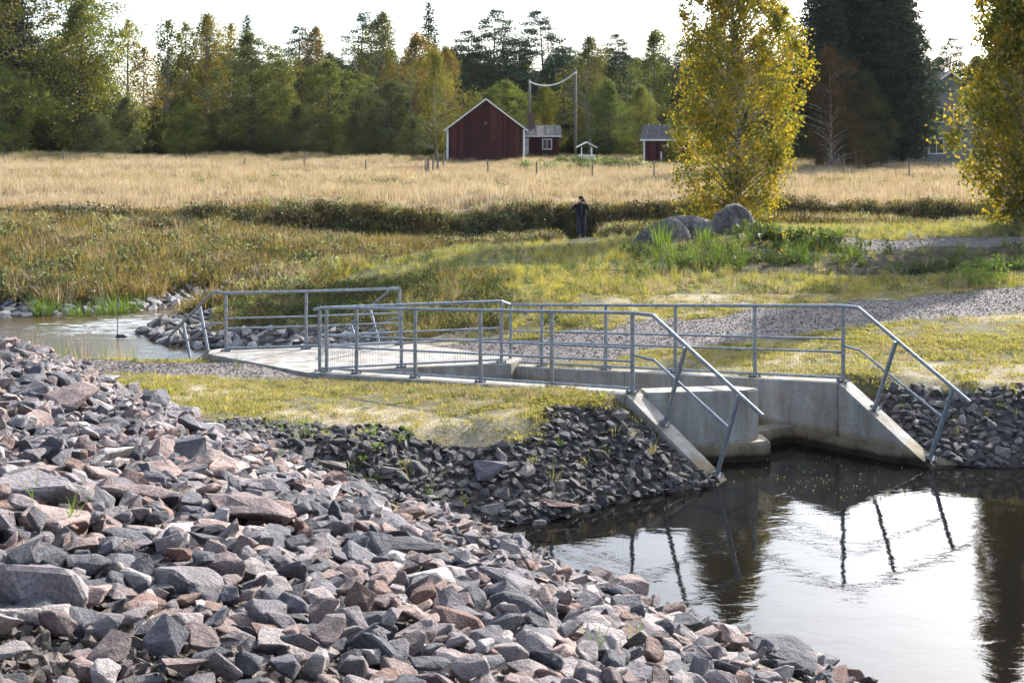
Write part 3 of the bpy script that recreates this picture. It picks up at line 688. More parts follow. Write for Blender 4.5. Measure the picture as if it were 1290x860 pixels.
def straight(par, pts, wire=True):
    """pts: post feet. rails run between them"""
    for p in pts: post(par, p, (p[0], p[1], p[2] + HT - .02))
    for h, nm, r in ((HS[0], 'middle_rail', .017), (HS[1], 'middle_rail', .017), (.055, 'bottom_rail', .020)):
        for a, b in zip(pts[:-1], pts[1:]):
            a_, b_ = Vector(a), Vector(b); u = (b_ - a_).normalized()
            bars(par, nm, [a_ + u * .03 + Vector((0, 0, h)), b_ - u * .03 + Vector((0, 0, h))], r, 8)
    if wire:
        for a, b in zip(pts[:-1], pts[1:]): wires(par, a, b, .055, HS[1])
def wing_rail(par, O, U, z0, corner_s=.3, wing=1.5, posts=(.5, 1.30), slope=.665, sc_=1.0, zf=None):
    """inclined handrail above a wing wall. O foot of last upright post (x,y), z0 its foot height"""
    pt = lambda s, z: (O[0] + U[0] * s, O[1] + U[1] * s, z)
    zt = z0 + HT
    end_s = corner_s + 1.66 * sc_; endz = zt - (end_s - corner_s) * slope
    top = [pt(corner_s, zt), pt(end_s, endz)]
    midz = z0 + .52; mc = corner_s
    for s in posts:
        zb = zf(s); ts = s + .33 * sc_; tz = zt - (ts - corner_s) * slope - .03
        post(par, pt(s, zb), pt(ts, tz), True, Vector((U[0] * slope, U[1] * slope, 1)).normalized())
    s_l = posts[-1]; fr = .58; zb = zf(s_l); ms = s_l + .33 * sc_ * fr; mz = zb + (zt - (s_l + .33 * sc_ - corner_s) * slope - zb) * fr
    m1 = (mc + .02, midz - .03)
    bars(par, 'middle_rail', [pt(.03, midz), pt(*m1), pt(ms, mz)], .019, 8)
    return top
fr_ = empty('guard_rail'); tag(fr_, 'steel guard rail on the near culvert wall, its sloped handrail ending beside dark stones', 'guard rail', 'steel guard rails round the culvert')
PA = [0, -1.41, -2.79, -4.18, -5.55, -6.30]
ptsA = [(A0[0] + U1[0] * s, A0[1] + U1[1] * s, zA(s)) for s in PA]
straight(fr_, ptsA)
cornerL = (-3.33, 20.62, .475)
tA = wing_rail(fr_, A0, U1, zA(0), .33, 1.42, (.52, 1.32), .68, 1.0, lambda s: .99 * (1 - s / 1.42) + .005)
bars(fr_, 'top_rail', [tA[1], tA[0]] + [(p[0], p[1], p[2] + HT) for p in ptsA] + [(cornerL[0] - .1, cornerL[1] + .02, cornerL[2] + HT - .03)], .026, 12)
bk = empty('guard_rail'); tag(bk, 'long steel guard rail on the far culvert wall with rightmost sloped handrail', 'guard rail', 'steel guard rails round the culvert')
PB = [0, -1.477, -2.96, -4.40, -5.86, -6.62]
ptsB = [(B0[0] + U2[0] * s, B0[1] + U2[1] * s, zB(s)) for s in PB]
straight(bk, ptsB)
crs = [(-.19, 21.45, .475), (-1.98 + .03, 21.0, .475), cornerL]
straight(bk, crs)
tB = wing_rail(bk, B0, UW, zB(0), .24, 1.44, (.5, 1.33), .665, 1.0, lambda s: .96 * (1 - s / 1.44) + .01)
bars(bk, 'top_rail', [tB[1], tB[0]] + [(p[0], p[1], p[2] + HT) for p in ptsB] + [(p[0], p[1], p[2] + HT) for p in crs[:1]] + [(p[0], p[1], p[2] + HT) for p in crs[1:]], .026, 12)
lf = empty('guard_rail'); tag(lf, 'steel guard rail on the left deck edge with sloping handrails at both ends', 'guard rail', 'steel guard rails round the culvert')
ptsL = [(L1[0], L1[1], .475), (-3.95, 22.86, .475), (L3[0], L3[1], .475)]
straight(lf, ptsL)
zL = lambda s: .47 if s < .35 else max(.47 - (s - .35) * .55, 0)
t1 = wing_rail(lf, L1, LV, .475, .41, 1.25, (.57, 1.15), .665, .93, zL)
t2 = wing_rail(lf, L3, LV, .475, .2, 1.25, (.57, 1.15), .665, .93, zL)
bars(lf, 'top_rail', [t1[1], t1[0]] + [(p[0], p[1], p[2] + HT) for p in ptsL] + [(t2[0][0], t2[0][1], t2[0][2]), t2[1]], .026, 12)

# ------------------------------------------------------------------ foliage building blocks
def leaf_quads(C, size, r, aspect=.6, droop=0.0, up=None):
    """C (n,3) centres -> quads with random orientation. size scalar or (n,)"""
    n = len(C); a = r.normal(size=(n, 3)); a[:, 2] -= droop; a /= np.linalg.norm(a, axis=1)[:, None]
    b = r.normal(size=(n, 3)); b -= (a * b).sum(1)[:, None] * a; b /= np.linalg.norm(b, axis=1)[:, None]
    s = (np.asarray(size) * r.uniform(.6, 1.3, n))[:, None] * .5
    A = a * s; B = b * s * aspect
    return np.stack([C - A, C + B * .9 - A * .1, C + A, C - B * .9 - A * .1], 1).reshape(-1, 3)

def tree_meshes(name, kind, h, wid, seed, nclump=150, nleaf=45, leaf=.28, base=.12, clump=.55, trunk_r=None, lump=.9):
    """returns trunk mesh, crown mesh. The crown is leaf faces gathered in clumps at the ends of limbs"""
    r = np.random.default_rng(seed); rr = random.Random(seed)
    tr = trunk_r or h * .014; mb = MB(); lean = (rr.uniform(-.03, .03) * h, rr.uniform(-.03, .03) * h)
    ph = rr.uniform(0, 6)
    def axis(t): return Vector((lean[0] * t * t + .12 * math.sin(t * 5 + ph), lean[1] * t * t + .12 * math.cos(t * 4 + ph), t * h))
    mb.tube([axis(t) - Vector((0, 0, .3 if t == 0 else 0)) for t in (0, .04, .15, .3, .45, .6, .75, .9, .98)], [tr * k for k in (1.5, 1.12, 1, .86, .7, .55, .38, .2, .06)], 8)
    C = []; S = []
    if kind in ('spruce', 'pine'):
        nl = nclump
        for i in range(nl):
            if kind == 'spruce':
                t = base + (1 - base) * (i / nl) ** .92; L = wid * (1 - t) ** .82 * rr.uniform(.62, 1.15) * (min(1, .22 + t * 1.9) if h > 20 else 1) + .12; dr = -.28 - .1 * (1 - t)
            else:
                t = rr.uniform(base, 1) if i > nl * .2 else rr.uniform(.75, 1); L = wid * (math.sin(min(1, (1.02 - t) / (1.02 - base)) * 2.4) ** .7 if t < 1 else .2) * rr.uniform(.45, 1.1); dr = rr.uniform(-.05, .3)
            L = max(L, .15); an = i * 2.399 + rr.uniform(-.4, .4); p0 = axis(t); d = Vector((math.cos(an), math.sin(an), dr))
            n_ = max(3, int(nleaf * L / wid)); tt = r.uniform(.12 if kind == 'spruce' else .4, 1, n_) ** .8
            sag = -.10 * tt * tt * L + (.14 * tt ** 3 * L if kind == 'spruce' else 0)
            P = np.array(p0) + tt[:, None] * L * np.array(d)[None]; P[:, 2] += sag
            sd = clump * (.35 + .5 * (1 - tt)) * min(1, L / wid + .3)
            P += r.normal(size=(n_, 3)) * sd[:, None] * np.array((1, 1, .28 if kind == 'spruce' else .5)); C.append(P)
            if kind == 'spruce':
                H_ = P[r.uniform(size=n_) < .5].copy(); H_[:, 2] -= np.abs(r.normal(size=len(H_))) * .22 * clump; C.append(H_)
            if i % 3 == 0: mb.tube([p0, p0 + d * L * .5, p0 + d * L * .9 + Vector((0, 0, -.08 * L))], [tr * .22 * (1.1 - t), tr * .14 * (1.1 - t) + .005, .006], 4, False)
    else:
        seeds = [(rr.uniform(.35, 1), rr.uniform(0, 6.28), rr.uniform(.15, .45)) for _ in range(7)]
        for i in range(nclump):
            t = base + (1 - base) * rr.random() ** .85
            u = (t - base) / (1 - base)
            if kind == 'birch': prof = (math.sin(math.pi * min(1, u * .86 + .14)) ** .75) * (1.05 - .35 * u)
            elif kind == 'round': prof = math.sqrt(max(0, 1 - (2 * u - .92) ** 2 * .95)) 
            else: prof = min(1, u * 3.2 + .25) * (1 - u) ** .62 * 1.25      # willow like, wide low
            an = rr.uniform(0, 6.28); k = 1.0
            for tt_, a_, w_ in seeds: k += lump * w_ * math.cos((an - a_)) * math.cos((t - tt_) * 9)
            L = wid * prof * max(k, .45) * (rr.random() ** .36); p0 = axis(max(.05, t - .10)); tip = axis(t) + Vector((math.cos(an) * L, math.sin(an) * L, rr.uniform(-.3, .5) * clump))
            if i % 2 == 0 and L > wid * .3: mb.tube([p0, p0.lerp(tip, .55) + Vector((0, 0, .05 * L)), tip], [tr * .3 * (1.15 - t), tr * .18 * (1.15 - t) + .004, .006], 5, False)
            n_ = int(nleaf * rr.uniform(.5, 1.3)); sg = clump * rr.uniform(.5, 1.15) * (1.15 - .5 * u)
            ax = (1, 1, 1.35) if kind == 'birch' else (1.1, 1.1, .75)
            P = np.array(tip) + r.normal(size=(n_, 3)) * sg * np.array(ax) * .55
            if kind == 'birch': P[:, 2] -= np.abs(r.normal(size=n_)) * sg * .7
            C.append(P)
    C = np.concatenate(C); C = C[C[:, 2] > .15]
    Q = leaf_quads(C, leaf, r, .35 if kind in ('spruce', 'pine') else .75, .6 if kind == 'birch' else .25)
    tm = mesh(name + '_trunk', mb.V, mb.F); tm.polygons.foreach_set('use_smooth', [True] * len(tm.polygons))
    return tm, mesh_quads(name + '_crown', Q, len(C))

# leaf colours: base hue in the material, the single tree's own tone in object colour
M['leaf'] = foliage_mat('broad leaves', [(0, (.028, .038, .016)), (.35, (.055, .066, .024)), (.7, (.11, .112, .036)), (1, (.21, .175, .05))], .45, True, True, clumpy=.55)
M['needle'] = foliage_mat('needles', [(0, (.012, .022, .016)), (.5, (.022, .038, .024)), (1, (.045, .06, .032))], .22, True, True)
M['goldleaf'] = foliage_mat('golden birch leaves', [(0, (.05, .075, .015)), (.3, (.11, .135, .02)), (.52, (.24, .21, .024)), (.75, (.45, .31, .028)), (1, (.50, .22, .03))], .52, True, False, clumpy=1.3)
TYPES = {}
def ttype(key, kind, h, wid, seed, bark, leafm, **kw):
    tm, cm = tree_meshes(key, kind, h, wid, seed, **kw); tm.materials.append(M[bark]); cm.materials.append(M[leafm]); TYPES[key] = (tm, cm, h)
ttype('round_a', 'round', 15, 5.2, 1, 'bark', 'leaf', nclump=300, nleaf=80, leaf=.20, base=.08, clump=1.0)
ttype('round_b', 'round', 13, 4.6, 2, 'bark', 'leaf', nclump=280, nleaf=75, leaf=.20, base=.06, clump=.95)
ttype('willow_a', 'willow', 14, 5.0, 3, 'bark', 'leaf', nclump=320, nleaf=75, leaf=.19, base=.03, clump=.95)
ttype('birch_a', 'birch', 17, 3.0, 4, 'birchbark', 'leaf', nclump=230, nleaf=60, leaf=.19, base=.16, clump=.85)
ttype('birch_b', 'birch', 17, 2.9, 5, 'birchbark', 'leaf', nclump=110, nleaf=36, leaf=.24, base=.25, clump=.75)
ttype('birch_c', 'birch', 16, 3.8, 6, 'birchbark', 'leaf', nclump=270, nleaf=66, leaf=.19, base=.10, clump=.95)
ttype('pine_a', 'pine', 18, 3.6, 7, 'pinebark', 'needle', nclump=150, nleaf=130, leaf=.27, base=.38, clump=.85)
ttype('pine_b', 'pine', 17, 3.9, 8, 'pinebark', 'needle', nclump=190, nleaf=140, leaf=.27, base=.22, clump=.9)
ttype('spruce_a', 'spruce', 18, 2.7, 9, 'bark', 'needle', nclump=230, nleaf=70, leaf=.32, base=.04, clump=.75)
ttype('spruce_big', 'spruce', 22, 4.4, 10, 'bark', 'needle', nclump=500, nleaf=160, leaf=.32, base=.08, clump=.95)

def tree(key, px, pyb, pyt, d, name, label, tint=(1, 1, 1), wscale=1, group='trees at the far side of the field', cat='tree', rz=None):
    tm, cm, h = TYPES[key]; x = pxd(px, d); z = T1(x, d); top = zat(pyt, d); s = (top - z) / h
    r = rnd.uniform(0, 6.28) if rz is None else rz
    e = empty(name, (x, d, z), r); tag(e, label, cat, group)
    t = link('trunk', tm, None, e); c = link('crown', cm, None, e)
    t.scale = (s, s, s); c.scale = (s * wscale * 1.3, s * wscale * 1.3, s); c.color = (*tint, 1); return e
DG, OL, YG, GO, BR, BT = (.75, .85, .8), (1.25, 1.15, .8), (1.6, 1.6, .8), (2.5, 1.85, .75), (2.2, 1.4, .85), (1.3, 1.5, .7)
G_ = 'broadleaf_tree'
TR = [
 ('spruce_big', 4, 190, -70, 128, 'spruce_tree', 'dark spruce at the left frame edge, tallest behind the small bright green tree', DG, 1.2),
 ('round_a', 32, 190, -40, 124, G_, 'huge dark olive tree second from the left edge, its top above the frame', OL, 1.05),
 ('willow_a', 100, 190, 2, 120, G_, 'tall olive green tree with sunlit right side standing left of the sky gap', YG, .95),
 ('round_b', 68, 190, 60, 126, G_, 'dark tree wedged between the huge left tree and the tall sunlit one', DG, 1.0),
 ('round_b', 8, 190, 88, 112, G_, 'small bright green tree at the left frame edge before darker trees', BT, .8),
 ('birch_b', 163, 190, 26, 132, 'birch_tree', 'slim pale birch with thin crown in the left sky gap', GO, .9),
 ('birch_b', 180, 190, 60, 128, 'birch_tree', 'orange leaved small birch low beside the left sky gap', BR, 1.1),
 ('willow_a', 158, 190, 125, 118, G_, 'low dark bush-like tree under the slim pale birch', DG, .8),
 ('birch_b', 210, 191, 26, 140, 'birch_tree', 'thin-crowned birch with sky showing through, first right of the gap', OL, 1.1),
 ('birch_b', 236, 191, 30, 142, 'birch_tree', 'thin-crowned olive birch between two others behind the low bright shrub', YG, 1.1),
 ('birch_a', 262, 191, 20, 141, 'birch_tree', 'yellowing birch tall and loose just left of the round dark tree', GO, 1.0),
 ('birch_b', 290, 191, 30, 143, 'birch_tree', 'slender yellow tipped birch above the left shoulder of the round dark tree', GO, 1.0),
 ('willow_a', 232, 191, 128, 116, G_, 'low bright green leafy tree at the field edge left of the round dark tree', BT, .95),
 ('spruce_a', 313, 191, 18, 136, 'spruce_tree', 'pointed spruce tip rising behind the big round dark tree', OL, 1.0),
 ('round_a', 318, 192, 48, 120, G_, 'big round dark tree with yellow-lit right edge, left of the middle dark one', (1.0, 1.05, .75), .85),
 ('round_b', 352, 192, 78, 122, G_, 'yellow-edged tree leaning out right of the big round dark tree', YG, .7),
 ('pine_a', 378, 192, 34, 146, 'pine_tree', 'pine top rising in the dip between the two round dark trees', (1.2, 1.4, 1.3), .9),
 ('birch_a', 400, 192, 36, 145, 'birch_tree', 'orange tinged birch crown beside the pine in the dip', BR, .85),
 ('round_b', 415, 193, 80, 119, G_, 'dark rounded tree with yellow-green top left of the orange crowns', (1.15, 1.25, .7), 1.0),
 ('pine_a', 455, 193, 16, 147, 'pine_tree', 'dark pine with narrow dense top left of the tall orange birches', (1.0, 1.2, 1.1), .85),
 ('birch_a', 484, 193, 18, 143, 'birch_tree', 'tall grey-green birch between the dark pine and the orange birch', OL, 1.0),
 ('round_b', 492, 194, 104, 116, G_, 'dark bushy tree at the field edge below the orange birch', DG, .95),
 ('birch_c', 518, 193, 42, 134, 'birch_tree', 'brownish orange birch standing before the spruce tip near the middle', BR, .85),
 ('spruce_a', 538, 193, 2, 142, 'spruce_tree', 'highest pointed spruce of the middle, its tip near the frame top', OL, 1.05),
 ('birch_c', 548, 194, 62, 122, 'birch_tree', 'drooping yellow-green birch sunlit beside the left eave of the red barn', (2.0, 1.8, .9), .95),
 ('birch_a', 560, 193, 60, 132, 'birch_tree', 'rusty orange birch behind the drooping yellow-green one', BR, .9),
 ('pine_b', 592, 193, 40, 150, 'pine_tree', 'broad dark pine left of the two tallest pines above the barn', (1.3, 1.6, 1.6), 1.0),
 ('pine_b', 622, 193, 12, 150, 'pine_tree', 'tall pine with layered crown rising straight above the barn ridge', (1.4, 1.7, 1.7), 1.0),
 ('pine_b', 685, 193, 15, 152, 'pine_tree', 'tall pine with wide layered crown above the two utility poles', (1.3, 1.6, 1.6), 1.05),
 ('pine_a', 655, 193, 50, 154, 'pine_tree', 'darker lower pine filling the gap between the two tallest pines', (1.1, 1.35, 1.4), 1.1),
 ('pine_a', 712, 193, 58, 150, 'pine_tree', 'pine with thin crown just right of the right utility pole top', (1.2, 1.5, 1.5), 1.0),
 ('round_b', 640, 195, 104, 125, G_, 'bright green round tree just behind the barn roof', BT, .9),
 ('willow_a', 684, 196, 110, 124, G_, 'yellow-green leafy tree between the two utility poles', (2.1, 1.9, .8), .7),
 ('birch_a', 742, 197, 48, 126, 'birch_tree', 'tall grey-green birch immediately right of the right utility pole', OL, 1.15),
 ('willow_a', 768, 200, 105, 120, G_, 'grey-green bushy tree behind the small white well', (1.1, 1.4, 1.1), .9),
 ('pine_b', 782, 197, 44, 148, 'pine_tree', 'dark pine between two birches left of the golden birch', (1.1, 1.3, 1.2), .9),
 ('birch_c', 822, 200, 38, 132, 'birch_tree', 'large soft green birch just left of the big golden birch', (1.4, 1.5, .9), .95),
 ('willow_a', 806, 200, 112, 116, G_, 'leafy green tree behind the left end of the small red shed', YG, .8),
 ('pine_a', 860, 200, 50, 146, 'pine_tree', 'dark pine mostly hidden behind the left half of the golden birch', DG, 1.2),
 ('birch_a', 905, 203, 30, 138, 'birch_tree', 'green birch hidden behind the middle of the golden birch', OL, 1.2),
 ('pine_b', 950, 204, 50, 142, 'pine_tree', 'pine glimpsed through the right half of the golden birch', (1.1, 1.3, 1.2), 1.1),
 ('birch_a', 992, 204, 42, 140, 'birch_tree', 'green birch filling between golden birch and the dark spruces', OL, 1.0),
 ('spruce_big', 1034, 210, -75, 94, 'spruce_tree', 'leftmost of the row of huge dark spruces on the right', (.8, .9, 1.1), .95),
 ('spruce_big', 1072, 210, -95, 97, 'spruce_tree', 'huge dark spruce second from the left of the dark spruce row', (.8, .9, 1.1), .95),
 ('spruce_big', 1112, 210, -80, 95, 'spruce_tree', 'huge dark spruce third from the left of the dark spruce row', (.8, .95, 1.1), 1.2),
 ('spruce_big', 1138, 210, -50, 97, 'spruce_tree', 'rightmost dark spruce with ragged branches over the grey house', (1.0, 1.1, 1.1), 1.0),
 ('birch_c', 1046, 210, 62, 88, 'rowan_tree', 'small dull reddish leaved tree before the dark spruces', (1.0, .55, .5), .9),
 ('willow_a', 1092, 210, 95, 91, G_, 'dull green tree in the shade below the dark spruces', DG, .7),
 ('pine_b', 1196, 208, 48, 140, 'pine_tree', 'distant pine in the sky gap right of the dark spruces', (1.3, 1.6, 1.5), .8),
 ('birch_a', 1228, 208, 72, 138, 'birch_tree', 'distant green tree above the grey house roof', OL, 1.1),
 ('willow_a', 520, 196, 150, 113, 'shrub', 'dark shrub in shade at the field edge left of the barn', DG, .9),
 ('willow_a', 446, 196, 148, 114, 'shrub', 'dark low shrub between the two dark trees at the field edge', DG, 1.0),
 ('willow_a', 120, 195, 145, 113, 'shrub', 'dull low shrub at the foot of the tall sunlit left tree', DG, 1.2),
 ('willow_a', 375, 196, 135, 114, 'shrub', 'dark low shrub in the dip right of the big round tree', DG, 1.1),
 ('willow_a', 846, 206, 178, 96, 'shrub', 'low green shrub beside the small red shed', YG, .9),
]
for key, px, pb, pt, d, nm, lb, ti, ws in TR: tree(key, px, pb, pt, d, nm, lb, ti, ws, cat='shrub' if nm == 'shrub' else 'tree')

# farther wood behind those trees: one mass
rw = np.random.default_rng(77); fp = []; fr2 = []; fs = []; fk = []
for i in range(760):
    px_ = rw.uniform(-250, 1550); d = rw.uniform(150, 235)
    if 128 < px_ < 205 or 985 < px_ < 1012 or 1180 < px_ < 1215: continue
    x = pxd(px_, d); fp.append((x, d, T1(x, d))); fr2.append((0, 0, rw.uniform(0, 6.28))); q_ = rw.uniform(.5, .86) * (d / 190) ** .5; fs.append((q_ * 1.5, q_ * 1.5, q_)); fk.append(rw.integers(0, 5))
wp = []
for k in ('round_a', 'birch_a', 'pine_a', 'pine_b', 'spruce_a'):
    o = bpy.data.objects.new(k + '_far', TYPES[k][1]); o.color = (1.0, 1.15, 1.1, 1); wp.append(o)
wp.sort(key=lambda o: o.name)
fo = scatter('forest', wp, fp, fr2, fs, fk); tag(fo, 'mixed wood in shade behind the row of field edge trees', 'forest')

# the two golden birches, nearer
def near_birch(px, d, pytop, wid, seed, label, base):
    x = pxd(px, d); z = T1(x, d); h = zat(pytop, d) - z
    tm, cm = tree_meshes('golden_birch', 'birch', h, wid, seed, nclump=620, nleaf=100, leaf=.125, base=base, clump=.40, trunk_r=.15, lump=1.7)
    tm.materials.append(M['birchbark']); cm.materials.append(M['goldleaf'])
    e = empty('birch_tree', (x, d, z)); tag(e, label, 'tree', 'golden birches by the river'); link('trunk', tm, None, e); link('crown', cm, None, e)
near_birch(926, 45.5, -140, 2.75, 41, 'golden autumn birch standing just behind the three boulders', .05)
near_birch(1284, 37, -150, 1.5, 57, 'golden orange birch cut by the right frame edge', .03)
# dark shrubs and saplings closing the wood's edge at the ground
up = []; ur = []; us = []; uk = []
for i in range(520):
    px_ = rw.uniform(-200, 1500); d = rw.uniform(124, 150) if px_ < 560 else rw.uniform(130, 152)
    if 990 < px_ < 1170 and i % 3: d = rw.uniform(104, 120)
    x = pxd(px_, d); up.append((x, d, T1(x, d))); ur.append((0, 0, rw.uniform(0, 6.28))); q_ = rw.uniform(.16, .38); us.append((q_ * 1.7, q_ * 1.7, q_)); uk.append(rw.integers(0, 2))
ups = []
for k in ('round_b', 'willow_a'):
    o = bpy.data.objects.new(k + '_low', TYPES[k][1]); o.color = (.8, .85, .7, 1); ups.append(o)
uo = scatter('undergrowth', ups, up, ur, us, uk); tag(uo, 'dark undergrowth along the foot of the field edge trees', 'undergrowth')

# ------------------------------------------------------------------ grasses and weeds
M['turf'] = foliage_mat('turf', [(0, (.10, .12, .03)), (.3, (.22, .22, .05)), (.6, (.38, .33, .09)), (1, (.50, .42, .20))], .45)
M['straw'] = foliage_mat('dry straw', [(0, (.24, .18, .11)), (.4, (.39, .295, .175)), (.8, (.50, .39, .25)), (1, (.57, .475, .33))], .4, tcol=(1.0, .98, .9))
M['ochre'] = foliage_mat('ochre weeds', [(0, (.05, .04, .02)), (.3, (.13, .10, .042)), (.6, (.25, .19, .066)), (.85, (.23, .145, .08)), (1, (.42, .33, .18))], .45)
M['green'] = foliage_mat('green weeds', [(0, (.03, .045, .018)), (.5, (.065, .09, .03)), (.85, (.12, .15, .045)), (1, (.19, .20, .06))], .45)
M['palegreen'] = foliage_mat('silvery weeds', [(0, (.12, .15, .08)), (.5, (.24, .27, .15)), (1, (.40, .41, .27))], .45)
M['darkshrub'] = foliage_mat('dull shrub leaves', [(0, (.03, .032, .016)), (.5, (.06, .055, .026)), (.8, (.10, .08, .035)), (1, (.14, .14, .05))], .35)
M['bright'] = foliage_mat('bright grass', [(0, (.06, .115, .02)), (1, (.17, .24, .04))], .5)
M['flower'] = foliage_mat('yellow flowers', [(0, (.5, .36, .02)), (1, (.7, .52, .05))], .4)
def tuft_mesh(seed, n, h, spread, w=.008, bend=.5, segs=2):
    r = random.Random(seed); V = []; F = []
    for i in range(n):
        an = r.uniform(0, 6.28); rad = spread * math.sqrt(r.random()) * .5; x0, y0 = math.cos(an) * rad, math.sin(an) * rad
        a2 = an + r.uniform(-.9, .9); L = h * r.uniform(.5, 1.1); b = bend * r.uniform(.2, 1.2); wd = w * r.uniform(.7, 1.3)
        px_, py_ = -math.sin(a2 + r.uniform(-1, 1)) * wd, math.cos(a2) * wd; base_i = len(V)
        for k in range(segs + 1):
            t = k / segs; o = b * L * t * t; z = L * (t - .25 * b * t * t); q = 1 - t * .9
            cx, cy = x0 + math.cos(a2) * o, y0 + math.sin(a2) * o
            V.append((cx - px_ * q, cy - py_ * q, z - .01)); V.append((cx + px_ * q, cy + py_ * q, z - .01))
        for k in range(segs): F.append((base_i + 2 * k, base_i + 2 * k + 1, base_i + 2 * k + 3, base_i + 2 * k + 2))
    return V, F
def weed_mesh(seed, stems, h, spread, leaf, nl):
    r = np.random.default_rng(seed); V, F = tuft_mesh(seed, stems, h, spread, .006, .25, 2); P = []
    for i in range(nl):
        t = r.uniform(.15, 1); rr_ = spread * .6 * (.5 + .6 * math.sin(t * 3)); a = r.uniform(0, 6.28)
        P.append((math.cos(a) * rr_ * r.random(), math.sin(a) * rr_ * r.random(), t * h * r.uniform(.6, 1)))
    Q = leaf_quads(np.array(P), leaf, r, .5); b = len(V); V = V + [tuple(q) for q in Q]; F = F + [(b + 4 * i, b + 4 * i + 1, b + 4 * i + 2, b + 4 * i + 3) for i in range(len(P))]
    return V, F
def dome_mesh(seed, w, h, leaf, n):
    r = np.random.default_rng(seed); P = r.normal(size=(n, 3)); P /= np.linalg.norm(P, axis=1)[:, None]; P[:, 2] = np.abs(P[:, 2])
    P *= (r.uniform(.2, 1, n) ** .5)[:, None]; P = P * np.array((w / 2, w / 2, h)); P += r.normal(size=P.shape) * .12 * h
    P[:, 2] = np.maximum(P[:, 2], .01); Q = leaf_quads(P, leaf, r, .5)
    return [tuple(q) for q in Q], [(4 * i, 4 * i + 1, 4 * i + 2, 4 * i + 3) for i in range(n)]
_pc = [0]
def P_(vf, mat, nm='tuft'):
    _pc[0] += 1; me = mesh(nm, *vf); me.materials.append(M[mat]); return bpy.data.objects.new('%s_%03d' % (nm, _pc[0]), me)
def veg(name, label, cat, protos, weights, maskf, bb, n, smin, smax, seed, dens=None):
    r = np.random.default_rng(seed); X = r.uniform(bb[0], bb[1], n); Y = r.uniform(bb[2], bb[3], n)
    z, ins, dm = T(X, Y, True); k = maskf(X, Y) & ~ins & in_view(X, Y, .07)
    if dens is not None: k &= r.random(n) < dens(X, Y)
    X, Y, z = X[k], Y[k], z[k]; m = len(X); wts = np.array(weights, float); wts /= wts.sum()
    WT = np.stack([wt * np.exp(3.2 * vnoise(X, Y, 1.6 + .5 * (i % 3) + (4 if Y.mean() > 60 else 0), 60 + i + seed % 7)) for i, wt in enumerate(wts)], -1)
    WT = np.cumsum(WT, 1); pk = (r.random(m)[:, None] * WT[:, -1:] > WT).sum(1).clip(0, len(protos) - 1)
    rot = np.stack([r.normal(0, .12, m), r.normal(0, .12, m), r.uniform(0, 6.28, m)], -1)
    o = scatter(name, protos, np.stack([X, Y, z], -1), rot, r.uniform(smin, smax, m), pk); tag(o, label, cat); return o
T_ = [P_(tuft_mesh(i, 26, .065, .22, .005, 1.0), 'turf') for i in range(3)] + [P_(dome_mesh(4, .22, .035, .035, 34), 'turf'), P_(tuft_mesh(9, 20, .085, .18, .003, .7), 'straw'), P_(dome_mesh(3, .20, .04, .035, 26), 'green')]
noroad = lambda x, y: ~on_path(x, y)
deckz = lambda x, y: (x > -5.9) & (x < 0) & (y > 20.5) & (y < 24) & (y > 20.5 + (x + 3.3) * .27) & (x > -3.4 - (y - 20.5) * 1.1)
patch = lambda x, y: np.clip(.42 + 1.7 * vnoise(x, y, 1.1, 21) + 1.5 * vnoise(x, y, .35, 22), .12, 1)
veg('grass', 'thin yellow green turf on the flat between near stones and culvert', 'grass', T_, [3, 3, 3, 2.5, 4, 1.1],
    lambda x, y: noroad(x, y) & ~bank_mask(x, y) & ~slope2(x, y) & ~deckz(x, y), (-9, 2, 13.2, 24), 34000, .6, 1.3, 51, patch)
veg('grass', 'thin yellow green turf between the right stones and the gravel track', 'grass', T_, [3, 3, 3, 2.5, 4, 1.1],
    lambda x, y: noroad(x, y) & ~slope3(x, y) & (x > -1), (-1, 16, 16.5, 31), 62000, .7, 1.5, 52, lambda x, y: patch(x, y) * (.55 + .45 * (y < 24)) * np.where(y > 30.4 - .09 * x, .1, 1))
W1 = [P_(tuft_mesh(20, 26, .28, .26, .006, .6), 'turf'), P_(tuft_mesh(21, 26, .34, .24, .006, .5), 'turf'), P_(weed_mesh(22, 8, .32, .26, .06, 40), 'green', 'weed'),
      P_(weed_mesh(23, 8, .30, .3, .05, 46), 'palegreen', 'weed'), P_(tuft_mesh(24, 24, .42, .24, .004, .4), 'straw'), P_(dome_mesh(25, .5, .22, .07, 70), 'green', 'weed')]
veg('weeds', 'mixed short weeds and grass on the mound beyond the culvert', 'weeds', W1, [6, 5, 2, 2.2, 2.2, 1.2],
    lambda x, y: ~((np.abs(x - .058 * y) < .55) & (y > 38)) & noroad(x, y) & ~bar(x, y) & ((y > 27) | ((y > 24.2) & (x < 1.5))) & (x > -8.5) & (T(x, y) > .25) & ~((y > 35.2) & (y < 39) & (x > 3.6) & (x < 8.4)), (-9, 22, 24, 49), 34000, .4, .95, 53, lambda x, y: np.clip(.6 + 1.4 * vnoise(x, y, 2.1, 23), .25, 1) * np.where((y > 30.4 - .09 * x) & (y < 33.6) & (x > 3.5), .16, 1))
